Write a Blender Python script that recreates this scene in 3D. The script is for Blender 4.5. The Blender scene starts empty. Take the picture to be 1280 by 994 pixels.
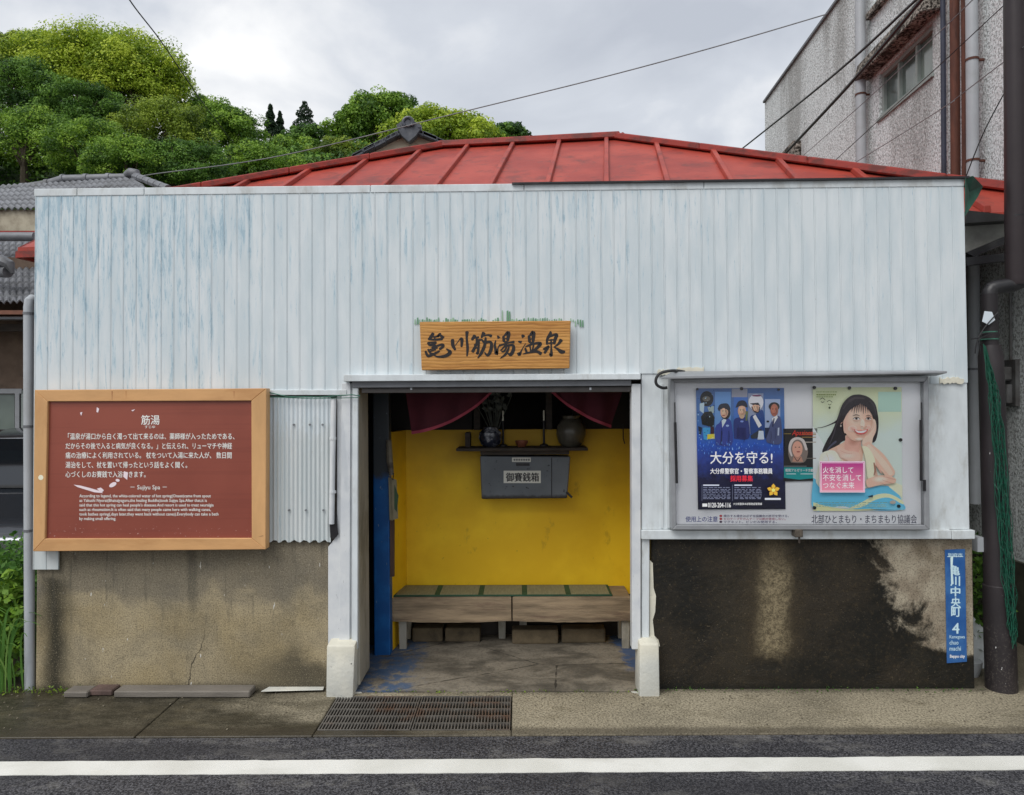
import bpy, bmesh, math, random
import numpy as np
from mathutils import Vector, Matrix
random.seed(7); np.random.seed(7)
S = bpy.context.scene
COL = S.collection
R = math.radians
# ------------------------------------------------------------------ camera
CAMY, EYE, F = -4.3, 1.71, 924.0
YAW, ROLL = R(0.62), R(-0.35)
CAMM = Matrix.Rotation(YAW, 4, 'Z') @ Matrix.Rotation(R(90), 4, 'X') @ Matrix.Rotation(ROLL, 4, 'Z')
CAMP = Vector((0.0, CAMY, EYE))
cd = bpy.data.cameras.new('camera'); cam = bpy.data.objects.new('camera', cd); COL.objects.link(cam)
cam.matrix_world = Matrix.Translation(CAMP) @ CAMM
cd.sensor_width = 36; cd.sensor_fit = 'HORIZONTAL'; cd.lens = 36 * F / 1280
cd.clip_start = 0.05; cd.clip_end = 2000
S.camera = cam
# ------------------------------------------------------------------ world: overcast sky
SUN_EL, SUN_AZ = R(50), R(214)
w = bpy.data.worlds.new('World'); S.world = w; w.use_nodes = True
nt = w.node_tree; nt.nodes.clear()
o_ = nt.nodes.new('ShaderNodeOutputWorld'); bg = nt.nodes.new('ShaderNodeBackground')
sky = nt.nodes.new('ShaderNodeTexSky'); sky.sky_type = 'NISHITA'; sky.sun_disc = False
sky.sun_elevation = SUN_EL; sky.sun_rotation = SUN_AZ; sky.air_density = 1.5; sky.dust_density = 3
tc = nt.nodes.new('ShaderNodeTexCoord'); mp = nt.nodes.new('ShaderNodeMapping')
mp.inputs['Scale'].default_value = (1.0, 1.0, 1.9); mp.inputs['Location'].default_value = (0.12, 0.2, 0.05)
n1 = nt.nodes.new('ShaderNodeTexNoise'); n1.inputs['Scale'].default_value = 3.2; n1.inputs['Detail'].default_value = 7
n1.inputs['Roughness'].default_value = 0.5; n1.inputs['Distortion'].default_value = 0.35
rp = nt.nodes.new('ShaderNodeValToRGB'); cr = rp.color_ramp
cr.elements[0].position = 0.34; cr.elements[0].color = (3.9, 4.15, 4.65, 1)
cr.elements[1].position = 0.66; cr.elements[1].color = (7.6, 7.6, 7.6, 1)
e = cr.elements.new(0.50); e.color = (4.9, 5.15, 5.6, 1)
mx = nt.nodes.new('ShaderNodeMix'); mx.data_type = 'RGBA'; mx.inputs[0].default_value = 0.93
L = nt.links.new
L(tc.outputs['Generated'], mp.inputs['Vector']); L(mp.outputs[0], n1.inputs['Vector']); L(n1.outputs[0], rp.inputs[0])
L(sky.outputs[0], mx.inputs[6]); L(rp.outputs[0], mx.inputs[7]); L(mx.outputs[2], bg.inputs[0])
bg.inputs[1].default_value = 0.1; L(bg.outputs[0], o_.inputs[0])
sd = bpy.data.lights.new('sun', 'SUN'); sd.energy = 1.5; sd.angle = R(40); sd.color = (1.0, 0.985, 0.96)
sun = bpy.data.objects.new('sun', sd); COL.objects.link(sun)
# sun_rotation is measured clockwise from +Y
dirv = Vector((math.sin(SUN_AZ) * math.cos(SUN_EL), math.cos(SUN_AZ) * math.cos(SUN_EL), math.sin(SUN_EL)))
sun.rotation_euler = dirv.to_track_quat('Z', 'Y').to_euler(); sun.location = (0, -6, 12)
S.view_settings.view_transform = 'Standard'; S.view_settings.look = 'None'; S.view_settings.gamma = 1
S.view_settings.exposure = 0.5

# ------------------------------------------------------------------ geometry helpers
def ray(px, py):
    return (CAMM.to_3x3() @ Vector(((px - 640) / F, (497 - py) / F, -1)))
def P(px, py, Y=0.0):
    d = ray(px, py); t = (Y - CAMY) / d.y
    return CAMP + d * t
def G(px, py, z=0.0):
    d = ray(px, py); return CAMP + d * ((z - EYE) / d.z)

class MB:
    def __init__(s): s.v = []; s.f = []; s.m = []; s.mi = 0
    def add(s, vs, fs):
        b = len(s.v); s.v += [tuple(v) for v in vs]
        for f in fs: s.f.append([b + i for i in f]); s.m.append(s.mi)
        return s
    def hexa(s, a, b):      # two quads (4 pts each), a front loop, b back loop
        return s.add(list(a) + list(b), [(0,1,2,3),(7,6,5,4),(0,4,5,1),(1,5,6,2),(2,6,7,3),(3,7,4,0)])
    def box(s, x0, x1, y0, y1, z0, z1):
        return s.hexa([(x0,y0,z0),(x1,y0,z0),(x1,y0,z1),(x0,y0,z1)], [(x0,y1,z0),(x1,y1,z0),(x1,y1,z1),(x0,y1,z1)])
    def prism(s, pts, d):   # closed loop of Vectors extruded by d
        n = len(pts); d = Vector(d); pts = [Vector(p) for p in pts]
        return s.add(pts + [p + d for p in pts], [tuple(range(n)), tuple(range(2*n-1, n-1, -1))] + [(i, i+n, (i+1)%n+n, (i+1)%n) for i in range(n)])
    def poly(s, pts): return s.add(pts, [tuple(range(len(pts)))])
    def tube(s, pts, r, n=8, cap=True):
        pts = [Vector(p) for p in pts]; k = len(pts)
        rs = r if isinstance(r, (list, tuple)) else [r]*k
        ring = []; up = None; b = len(s.v)
        for i, p in enumerate(pts):
            t = (pts[min(i+1,k-1)] - pts[max(i-1,0)]).normalized()
            if up is None: up = Vector((0,0,1)) if abs(t.z) < 0.9 else Vector((1,0,0))
            u = (up - t*up.dot(t)).normalized(); up = u; w_ = t.cross(u)
            for j in range(n):
                a = 2*math.pi*j/n; ring.append(p + (u*math.cos(a) + w_*math.sin(a))*rs[i])
        fs = [(i*n+j, i*n+(j+1)%n, (i+1)*n+(j+1)%n, (i+1)*n+j) for i in range(k-1) for j in range(n)]
        if cap: fs += [tuple(range(n-1,-1,-1)), tuple((k-1)*n+j for j in range(n))]
        return s.add(ring, fs)
    def lathe(s, c, prof, n=20):   # prof list of (r,z)
        c = Vector(c); vs = []
        for r, z in prof:
            for j in range(n):
                a = 2*math.pi*j/n; vs.append(c + Vector((r*math.cos(a), r*math.sin(a), z)))
        k = len(prof)
        fs = [(i*n+j, i*n+(j+1)%n, (i+1)*n+(j+1)%n, (i+1)*n+j) for i in range(k-1) for j in range(n)]
        fs += [tuple(range(n-1,-1,-1)), tuple((k-1)*n+j for j in range(n))]
        return s.add(vs, fs)
    def grid(s, nu, nv, fn):
        vs = [fn(i/nu, j/nv) for j in range(nv+1) for i in range(nu+1)]
        return s.add(vs, [(j*(nu+1)+i, j*(nu+1)+i+1, (j+1)*(nu+1)+i+1, (j+1)*(nu+1)+i) for j in range(nv) for i in range(nu)])
    def build(s, name, mat, parent=None, bevel=0, smooth=False, seg=1, solid=0, **props):
        org = Vector(parent.location) if parent is not None and parent.type == 'EMPTY' else (Vector(parent['org']) if parent is not None else Vector((0,0,0)))
        me = bpy.data.meshes.new(name)
        me.from_pydata([tuple(Vector(v) - org) for v in s.v], [], s.f)
        mats = mat if isinstance(mat, list) else [mat]
        for m_ in mats: me.materials.append(m_)
        if len(mats) > 1: me.polygons.foreach_set('material_index', s.m)
        bm = bmesh.new(); bm.from_mesh(me)
        if bevel:
            bmesh.ops.recalc_face_normals(bm, faces=bm.faces)
            bmesh.ops.bevel(bm, geom=[e for e in bm.edges if len(e.link_faces) == 2 and e.calc_face_angle(0) > 0.6], offset=bevel, segments=seg, profile=0.5, affect='EDGES', clamp_overlap=True)
        if solid: bmesh.ops.solidify(bm, geom=bm.faces[:], thickness=solid)
        bmesh.ops.recalc_face_normals(bm, faces=bm.faces)
        bm.to_mesh(me); bm.free()
        if smooth:
            me.polygons.foreach_set('use_smooth', [True]*len(me.polygons))
            try: me.set_sharp_from_angle(angle=R(40))
            except Exception: pass
        o = bpy.data.objects.new(name, me); COL.objects.link(o)
        if parent is not None:
            o.parent = parent
            o['org'] = list(org)
        else: o['org'] = [0,0,0]
        for k, v in props.items(): o[k] = v
        return o

def thing(name, label, cat, loc, group=None):
    o = bpy.data.objects.new(name, None); COL.objects.link(o); o.location = loc
    o.empty_display_size = 0.1
    o['label'] = label; o['category'] = cat
    if group: o['group'] = group
    return o
def single(o, label, cat, group=None):
    # a one-mesh thing: put its origin at its base
    me = o.data; n = len(me.vertices); co = np.empty(n*3); me.vertices.foreach_get('co', co); co = co.reshape(-1,3)
    c = np.array([(co[:,0].min()+co[:,0].max())/2, (co[:,1].min()+co[:,1].max())/2, co[:,2].min()])
    me.vertices.foreach_set('co', (co - c).ravel()); o.location = Vector(c)
    o['org'] = list(c)
    o['label'] = label; o['category'] = cat
    if group: o['group'] = group
    return o
def qp(corners, Y, th):          # four pixel corners on plane Y, extruded backwards by th -> MB
    m = MB(); m.prism([P(x, y, Y) for x, y in corners], (0, th, 0)); return m
def rect(x0, y0, x1, y1): return [(x0,y1),(x1,y1),(x1,y0),(x0,y0)]
def rp_(m, x0, y0, x1, y1, Y, th): m.prism([P(x, y, Y) for x, y in rect(x0,y0,x1,y1)], (0, th, 0)); return m
def smooth_path(pts, sub=6):
    pts = [tuple(p) for p in pts]; q = [pts[0]] + pts + [pts[-1]]; out = []
    for i in range(1, len(q)-2):
        for k in range(sub):
            t = k/sub; out.append(tuple(0.5*((2*b) + (-a+c)*t + (2*a-5*b+4*c-d)*t*t + (-a+3*b-3*c+d)*t**3) for a, b, c, d in zip(q[i-1], q[i], q[i+1], q[i+2])))
    out.append(pts[-1]); return out

# ------------------------------------------------------------------ material helpers
def lin(c):
    return tuple(((x/255)/12.92 if x/255 <= 0.04045 else ((x/255+0.055)/1.055)**2.4) for x in c)
class N:
    def __init__(s, name):
        s.m = bpy.data.materials.new(name); s.m.use_nodes = True; s.t = s.m.node_tree
        s.b = s.t.nodes['Principled BSDF']; s.g = None
    def pos(s, sc=(1,1,1), loc=(0,0,0)):
        if s.g is None: s.g = s.t.nodes.new('ShaderNodeNewGeometry')
        m = s.t.nodes.new('ShaderNodeMapping'); m.inputs['Scale'].default_value = sc; m.inputs['Location'].default_value = loc
        s.t.links.new(s.g.outputs['Position'], m.inputs['Vector']); return m.outputs[0]
    def xyz(s):
        q = s.t.nodes.new('ShaderNodeSeparateXYZ'); s.t.links.new(s.pos(), q.inputs[0]); return q.outputs
    def _set(s, inp, v):
        if isinstance(v, bpy.types.NodeSocket): s.t.links.new(v, inp)
        else:
            if isinstance(v, (tuple, list)) and len(v) == 3 and len(getattr(inp, 'default_value', [])) == 4: v = (*v, 1)
            inp.default_value = v
    def noise(s, scale=5, detail=4, sc=(1,1,1), rough=0.55, dist=0, loc=(0,0,0)):
        n = s.t.nodes.new('ShaderNodeTexNoise'); n.inputs['Scale'].default_value = scale; n.inputs['Detail'].default_value = detail
        n.inputs['Roughness'].default_value = rough; n.inputs['Distortion'].default_value = dist
        s.t.links.new(s.pos(sc, loc), n.inputs['Vector']); return n.outputs[0]
    def vor(s, scale=5, sc=(1,1,1), feat='F1', out=0, rand=1):
        n = s.t.nodes.new('ShaderNodeTexVoronoi'); n.feature = feat; n.inputs['Scale'].default_value = scale
        n.inputs['Randomness'].default_value = rand
        s.t.links.new(s.pos(sc), n.inputs['Vector']); return n.outputs[out]
    def ma(s, op, a, b=0.0, c=None, clamp=False):
        n = s.t.nodes.new('ShaderNodeMath'); n.operation = op; n.use_clamp = clamp
        s._set(n.inputs[0], a); s._set(n.inputs[1], b)
        if c is not None: s._set(n.inputs[2], c)
        return n.outputs[0]
    def ss(s, v, a, b, lo=0.0, hi=1.0):    # smoothstep
        n = s.t.nodes.new('ShaderNodeMapRange'); n.interpolation_type = 'SMOOTHSTEP'
        s._set(n.inputs['Value'], v); n.inputs['From Min'].default_value = a; n.inputs['From Max'].default_value = b
        n.inputs['To Min'].default_value = lo; n.inputs['To Max'].default_value = hi; return n.outputs[0]
    def ramp(s, f, stops):
        n = s.t.nodes.new('ShaderNodeValToRGB'); c = n.color_ramp
        while len(c.elements) < len(stops): c.elements.new(0.5)
        for e, (p, col) in zip(c.elements, stops): e.position = p; e.color = (*col, 1) if len(col) == 3 else col
        s.t.links.new(f, n.inputs[0]); return n.outputs[0]
    def mix(s, f, a, b, mode='MIX'):
        n = s.t.nodes.new('ShaderNodeMix'); n.data_type = 'RGBA'; n.blend_type = mode
        s._set(n.inputs[0], f); s._set(n.inputs[6], a); s._set(n.inputs[7], b); return n.outputs[2]
    def attr(s, name):
        n = s.t.nodes.new('ShaderNodeAttribute'); n.attribute_name = name; return n.outputs
    def bump(s, h, strength=0.3, dist=0.01, prev=None):
        n = s.t.nodes.new('ShaderNodeBump'); n.inputs['Strength'].default_value = strength; n.inputs['Distance'].default_value = dist
        s.t.links.new(h, n.inputs['Height'])
        if prev is not None: s.t.links.new(prev, n.inputs['Normal'])
        return n.outputs[0]
    def done(s, col, rough=0.6, metal=0.0, normal=None, spec=0.5, **kw):
        s._set(s.b.inputs['Base Color'], col); s._set(s.b.inputs['Roughness'], rough); s._set(s.b.inputs['Metallic'], metal)
        s.b.inputs['Specular IOR Level'].default_value = spec
        if normal is not None: s.t.links.new(normal, s.b.inputs['Normal'])
        for k, v in kw.items(): s._set(s.b.inputs[k], v)
        return s.m
_cache = {}
def flat(c, rough=0.55, gain=1.3):
    k = (c, rough, gain)
    if k not in _cache:
        n = N('print_ink'); l_ = lin(c)
        _cache[k] = n.done(tuple(min(0.85, x*gain) for x in l_), rough)
    return _cache[k]
def simple(name, c, rough=0.6, metal=0.0, var=0.25, sc=12, bs=0.15, spec=0.5, dirt=None, da=0.5, stretch=(1,1,1)):
    n = N(name); f = n.noise(sc, 5, stretch); c = lin(c)
    dk = tuple(x*(1-var) for x in c); lt = tuple(min(0.9, x*(1+var)) for x in c)
    col = n.ramp(f, [(0.3, dk), (0.7, lt)])
    if dirt is not None:
        d = n.noise(sc*0.35, 6, stretch, rough=0.7, loc=(3,1,7))
        col = n.mix(n.ss(d, 0.50, 0.68, 0, da), col, lin(dirt))
    return n.done(col, rough, metal, n.bump(n.noise(sc*6, 4, stretch), bs, 0.004), spec)

WX = lambda px: (px - 650) / 215.0
# white blue-ish painted sheet siding
def mk_siding():
    n = N('siding_paint'); q = n.xyz(); x, z = q[0], q[2]
    st = n.noise(7, 6, (5.5, 1, 0.55), rough=0.68, dist=0.5)
    st2 = n.noise(34, 6, (4, 1, 0.5), rough=0.75, dist=0.8, loc=(9, 2, 4))
    big = n.noise(0.9, 3, (1.3, 1, 0.8), loc=(2, 0, 5))
    base = n.mix(n.ss(n.noise(3.2, 4, (3,1,0.6)), 0.35, 0.7), lin((200,210,214)), lin((216,222,224)))
    wl = n.ss(x, -2.2, -0.8, 0.085, 0.0)                 # more worn on the left
    wl = n.ma('ADD', wl, n.ss(x, -0.6, 0.9, 0.035, 0.0))
    wz = n.ss(z, 1.75, 2.85, -0.06, 0.045)
    f = n.ma('ADD', n.ma('ADD', st, wl), n.ma('ADD', wz, n.ma('MULTIPLY', n.ma('SUBTRACT', big, 0.5), 0.45)))
    c1 = n.mix(n.ss(f, 0.56, 0.74, 0, 0.5), base, lin((168,194,206)))
    c2 = n.mix(n.ss(n.ma('ADD', st2, n.ma('SUBTRACT', f, 0.62)), 0.59, 0.65, 0, 0.5), c1, lin((128,164,182)))
    c3 = n.mix(n.ss(n.noise(60, 3, (3,1,.6), loc=(4,4,4)), 0.70, 0.76, 0, 0.5), c2, lin((120,125,120)))
    sp = n.ss(n.vor(26, (1,1,0.8)), 0.035, 0.02, 0, 0.8)
    spm = n.ss(n.noise(5, 2, loc=(8,8,1)), 0.57, 0.62)
    c3 = n.mix(n.ma('MULTIPLY', sp, spm), c3, lin((80,72,60)))
    up = n.ss(n.ma('ADD', z, n.ma('MULTIPLY', n.ma('SUBTRACT', n.noise(14,5,(3,1,.6),rough=.8), .5), .9)), 1.62, 1.45, 0, .30)
    c3 = n.mix(up, c3, lin((176,176,166)))
    rr_ = n.ma('MULTIPLY', n.ss(n.noise(48, 3, (4,1,.5), loc=(6,2,9)), .735,.75), .8); c3 = n.mix(rr_, c3, lin((140,96,62)))
    nb = n.bump(n.noise(5, 4, (1.6,1,0.8)), 0.16, 0.012); nb = n.bump(n.noise(70, 3, (2,1,.5)), 0.18, 0.003, nb)
    return n.done(c3, 0.5, 0, nb, 0.35)
SIDING = mk_siding()
WHITE = simple('white_trim_paint', (208,214,216), 0.55, var=0.10, sc=9, bs=0.25, dirt=(150,146,135), da=0.45, stretch=(1.5,1,0.6))
def mk_crack():
    n = N('cracked_white_paint'); f = n.noise(30, 6, (3.2,1,0.35), rough=0.8)
    base = n.mix(n.ss(n.noise(6,4), .3,.7), lin((196,200,204)), lin((216,218,218)))
    c = n.mix(n.ss(f, 0.64, 0.69, 0, 0.85), base, lin((86,84,78)))
    c = n.mix(n.ss(n.noise(4, 5, (3,1,.5), loc=(1,5,2)), .56,.66,0,.4), c, lin((170,176,182)))
    return n.done(c, 0.6, 0, n.bump(f, 0.3, 0.004), 0.3)
CRACK = mk_crack()
def mk_plinth():
    n = N('plinth_paint'); q = n.xyz()
    base = n.mix(n.ss(n.noise(7,4), .35,.7), lin((196,197,190)), lin((216,214,202)))
    c = n.mix(n.ss(q[2], 0.16, 0.28, 0, .35), base, lin((226,216,186)))
    c = n.mix(n.ss(n.noise(22,6,rough=.8), .63,.68,0,.8), c, lin((70,72,72)))
    return n.done(c, .6, 0, n.bump(n.noise(40,5), .5, .006), .3)
PLINTH = mk_plinth()
ALU = simple('aluminium_frame', (150,152,155), 0.42, 0.25, var=0.10, sc=14, bs=0.05)
GREYMETAL = simple('grey_steel', (112,114,118), 0.5, 0.2, var=0.15, sc=10)
DARKWOOD = simple('dark_aged_wood', (60,52,45), 0.75, var=0.35, sc=9, bs=0.4, stretch=(1,1,4))
BLACK = simple('black_coated_metal', (32,31,34), 0.42, 0.1, var=0.2, sc=15, dirt=(92,88,84), da=0.25)
# red roof paint
def mk_red():
    n = N('red_roof_paint')
    base = n.mix(n.ss(n.noise(2.2,5,loc=(2,2,2)), .35,.68), lin((150,54,42)), lin((172,70,54)))
    d = n.noise(3.2, 7, (1,1,1.4), rough=.7, dist=.5)
    c = n.mix(n.ss(d, .50,.66,0,.6), base, lin((98,48,42)))
    c = n.mix(n.ss(n.noise(14,5,loc=(7,1,1)), .62,.70,0,.45), c, lin((78,60,54)))
    return n.done(c, .5, 0, n.bump(n.noise(4,4), .25, .02, n.bump(n.noise(45,4), .2, .004)), .4)
RED = mk_red()
def mk_red2():
    n = N('red_ridge_paint')
    c = n.mix(n.ss(n.noise(5,6,(1,1,2),rough=.7), .45,.62,0,.75), lin((146,50,40)), lin((84,44,38)))
    return n.done(c, .5, 0, n.bump(n.noise(30,4), .25, .005), .4)
RED2 = mk_red2()
# concrete walls
def mk_leftwall():
    n = N('mossy_concrete'); q = n.xyz(); x, z = q[0], q[2]
    nz = n.noise(3.2, 6, rough=.62, dist=.4)
    base = n.mix(n.ss(nz, .36,.64), lin((142,132,110)), lin((172,158,128)))
    zz = n.ma('ADD', z, n.ma('MULTIPLY', n.ma('SUBTRACT', n.noise(2.4,5,(1,1,1),dist=.6), .5), .55))
    c = n.mix(n.ss(zz, .50,.60,0,.62), base, lin((108,103,94)))
    yl = n.ma('MULTIPLY', n.ss(zz, .55,.35), n.ss(n.noise(1.8,4,loc=(4,0,1)), .42,.62))
    c = n.mix(n.ma('MULTIPLY', yl, .38), c, lin((158,138,92)))
    # black vertical stain near the left corner
    dx = n.ma('ABSOLUTE', n.ma('ADD', n.ma('SUBTRACT', x, WX(60)), n.ma('MULTIPLY', n.ma('SUBTRACT', n.noise(5,5,(1,1,.5)), .5), .12)))
    c = n.mix(n.ma('MULTIPLY', n.ss(dx, .13,.0,0,.95), n.ss(zz, .70,.56)), c, lin((36,36,28)))
    dx2 = n.ma('ABSOLUTE', n.ma('SUBTRACT', x, WX(234)))
    c = n.mix(n.ma('MULTIPLY', n.ss(dx2, .045,.01,0,.5), n.ss(zz, .30,.55)), c, lin((74,72,64)))
    br = n.ma('MULTIPLY', n.ss(n.ma('ADD', x, n.ma('MULTIPLY', nz,.6)), WX(250)+.25, WX(400)+.2), n.ss(zz, .30,.12,0,.8))
    c = n.mix(br, c, lin((54,52,46)))
    c = n.mix(n.ss(z, .06, .0, 0, .6), c, lin((50,48,42)))
    c = n.mix(n.ss(n.noise(130,5,rough=.85), .47,.58,0,.6), c, lin((70,64,52)))
    c = n.mix(n.ss(n.noise(130,4,rough=.85,loc=(5,5,5)), .56,.64,0,.5), c, lin((190,178,148)))
    dr = n.noise(9, 5, (4,1,.35), rough=.7, loc=(2,2,9)); c = n.mix(n.ma('MULTIPLY', n.ss(dr, .54,.66,0,.5), n.ss(z, .1,.7)), c, lin((84,80,70)))
    hc = n.ma('ABSOLUTE', n.ma('ADD', n.ma('SUBTRACT', x, WX(235)), n.ma('ADD', n.ma('MULTIPLY', z, -.35), n.ma('MULTIPLY', n.noise(6,4,loc=(1,3,3)), .12)))); c = n.mix(n.ma('MULTIPLY', n.ss(hc, .0035,.0012), n.ss(z, .38,.30)), c, lin((70,64,54)))
    wp = n.ma('MULTIPLY', n.ss(n.noise(26,3,(1.6,1,.5),loc=(3,3,0)), .715,.735), 0.9)
    c = n.mix(wp, c, lin((206,204,196)))
    c = n.mix(n.ss(n.noise(11,6,rough=.75,loc=(9,1,1)), .56,.68,0,.35), c, lin((92,84,68)))
    nb = n.bump(n.noise(130,4,rough=.7), .55, .004, n.bump(nz, .35, .03))
    return n.done(c, .8, 0, nb, .25)
LEFTWALL = mk_leftwall()
def mk_rightwall():
    n = N('black_stained_concrete'); q = n.xyz(); x, z = q[0], q[2]
    nz = n.noise(2.6, 7, rough=.65, dist=.5)
    n5 = n.ma('SUBTRACT', n.noise(4.2, 6, rough=.62, dist=.7, loc=(1,1,6)), .5)
    clean = n.mix(n.ss(n.noise(9,5), .35,.65), lin((142,130,112)), lin((172,162,142)))
    clean = n.mix(n.ss(n.noise(3,5,loc=(8,0,0)), .52,.66,0,.7), clean, lin((104,92,72)))
    dark = n.mix(n.ss(nz, .40,.62), lin((24,23,19)), lin((46,40,31)))
    dark = n.mix(n.ss(n.noise(1.7,4,(1.6,1,.6),loc=(3,0,0)), .50,.72,0,.35), dark, lin((60,54,42)))
    edge = n.ma('ADD', x, n.ma('MULTIPLY', n5, .95))
    edge = n.ma('ADD', edge, n.ss(z, .15,.75,-.10,.22))
    edge = n.ma('SUBTRACT', edge, n.ss(z, .26,.13,0,.42))
    c = n.mix(n.ss(n.ma('ADD', edge, n.ma('MULTIPLY', n.ma('SUBTRACT', n.noise(45,5,rough=.8), .5), .22)), WX(1096)+.17, WX(1112)+.24), dark, clean)
    # pale streak
    dx = n.ma('ABSOLUTE', n.ma('ADD', n.ma('SUBTRACT', x, WX(966)), n.ma('MULTIPLY', n5, .16)))
    m1 = n.ma('MULTIPLY', n.ss(dx, .24,.02), n.ss(n.ma('ADD', z, n.ma('MULTIPLY', n5, .25)), .10,.24))
    c = n.mix(n.ma('MULTIPLY', m1, .5), c, lin((82,70,50)))
    m2 = n.ma('MULTIPLY', n.ss(dx, .125,.03), n.ss(n.ma('ADD', z, n.ma('MULTIPLY', n5, .35)), .14,.26))
    m2 = n.ma('MULTIPLY', m2, n.ss(z, .86,.60,.2,1))
    c = n.mix(n.ma('MULTIPLY', m2, n.ss(n.noise(44,6,rough=.85), .40,.58,.20,.78)), c, lin((156,142,112)))
    c = n.mix(n.ma('MULTIPLY', n.ss(n.noise(34,6,rough=.85,loc=(4,1,8)), .52,.64), .35), c, lin((92,78,54)))
    c = n.mix(n.ss(n.noise(100,3,rough=.75), .50,.62,0,.5), c, lin((18,17,14)))
    c = n.mix(n.ss(n.noise(80,2,loc=(2,2,2)), .68,.74,0,.4), c, lin((120,108,88)))
    c = n.mix(n.ss(z, .05, .0, 0, .7), c, lin((24,24,18)))
    nb = n.bump(n.noise(150,4,rough=.7), .7, .005, n.bump(n5, .5, .03))
    return n.done(c, n.ss(edge, 1.9, 2.2, .62,.82), 0, nb, .3)
RIGHTWALL = mk_rightwall()
def mk_walk():
    n = N('exposed_concrete'); q = n.xyz(); x, y = q[0], q[1]
    nz = n.noise(1.4, 6, rough=.6, dist=.3)
    sp = n.noise(85, 3, rough=.75)
    c = n.mix(n.ss(nz, .35,.65), lin((134,126,108)), lin((166,156,134)))
    c = n.mix(n.ss(sp, .46,.60,0,.8), c, lin((84,78,62)))
    c = n.mix(n.ss(n.vor(60), .30,.15,0,.55), c, lin((196,186,158)))
    # dark wet algae on the left
    wx = n.ma('ADD', x, n.ma('MULTIPLY', n.ma('SUBTRACT', n.noise(2.2,6,(1,2.5,1),dist=.6), .5), 1.4))
    wx = n.ma('ADD', wx, n.ss(y, -.25, -.55, .0, -1.0))
    wet = n.ss(wx, -1.15, -1.75)
    c = n.mix(n.ma('MULTIPLY', wet, n.ss(n.noise(7,6,(1,2,1),rough=.75,loc=(1,9,3)), .35,.68,.95,.70)), c, lin((40,38,30)))
    wet2 = n.ma('MULTIPLY', n.ss(n.noise(1.3,5,(1,2.5,1),loc=(3,6,0)), .5,.62,0,.5), n.ss(x, .2,-1.0))
    c = n.mix(wet2, c, lin((66,60,44)))
    c = n.mix(n.ss(n.noise(3,6,(1,1.8,1),rough=.7,loc=(5,5,2)), .52,.68,0,.5), c, lin((98,90,70)))
    edge = n.ss(n.ma('ADD', y, n.ma('MULTIPLY', n.ma('SUBTRACT', n.noise(6,4),.5), .06)), -.44,-.50, 0,.62)
    c = n.mix(edge, c, lin((62,56,46)))
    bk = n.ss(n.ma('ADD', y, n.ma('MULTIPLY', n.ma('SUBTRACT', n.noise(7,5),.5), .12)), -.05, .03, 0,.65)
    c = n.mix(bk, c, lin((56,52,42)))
    nb = n.bump(sp, .6, .004)
    return n.done(c, n.ma('SUBTRACT', .85, n.ma('MULTIPLY', wet, .45)), 0, nb, .3)
WALK = mk_walk()
def mk_asphalt():
    n = N('worn_asphalt'); sp = n.vor(70); sp2 = n.noise(95, 3, rough=.7)
    big = n.noise(2.0, 6, (1,2.2,1), rough=.65)
    c = n.mix(n.ss(sp2, .42,.62), (.014,.014,.017), (.108,.106,.114))
    c = n.mix(n.ss(sp, .26,.12,0,.7), c, (.22,.215,.22))
    c = n.mix(n.ss(big, .52,.66,0,.35), c, (.20,.19,.175))
    c = n.mix(n.ss(big, .46,.32,0,.35), c, (.028,.028,.032))
    pt = n.noise(5, 6, (1,1.5,1), rough=.7, loc=(4,4,1)); c = n.mix(n.ss(pt, .54,.64,0,.30), c, (.26,.25,.23)); c = n.mix(n.ss(n.noise(1.1,5,(.5,3,1),loc=(7,7,7)), .5,.62,0,.5), c, (.02,.02,.024))
    return n.done(c, .62, 0, n.bump(sp2, .8, .006, n.bump(sp, .5, .004)), .4)
ASPHALT = mk_asphalt()
def mk_line():
    n = N('road_marking_paint'); sp = n.noise(90, 4, rough=.7)
    c = n.mix(n.ss(sp, .68,.74,0,.5), n.mix(n.ss(n.noise(3,4), .3,.7), lin((214,213,204)), lin((230,229,222))), lin((120,118,112)))
    c = n.mix(n.ss(n.noise(1.5,5,(1,4,1),loc=(4,4,4)), .55,.7,0,.25), c, lin((170,168,158)))
    return n.done(c, .6, 0, n.bump(sp, .3, .003), .3)
LINE = mk_line()
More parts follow.
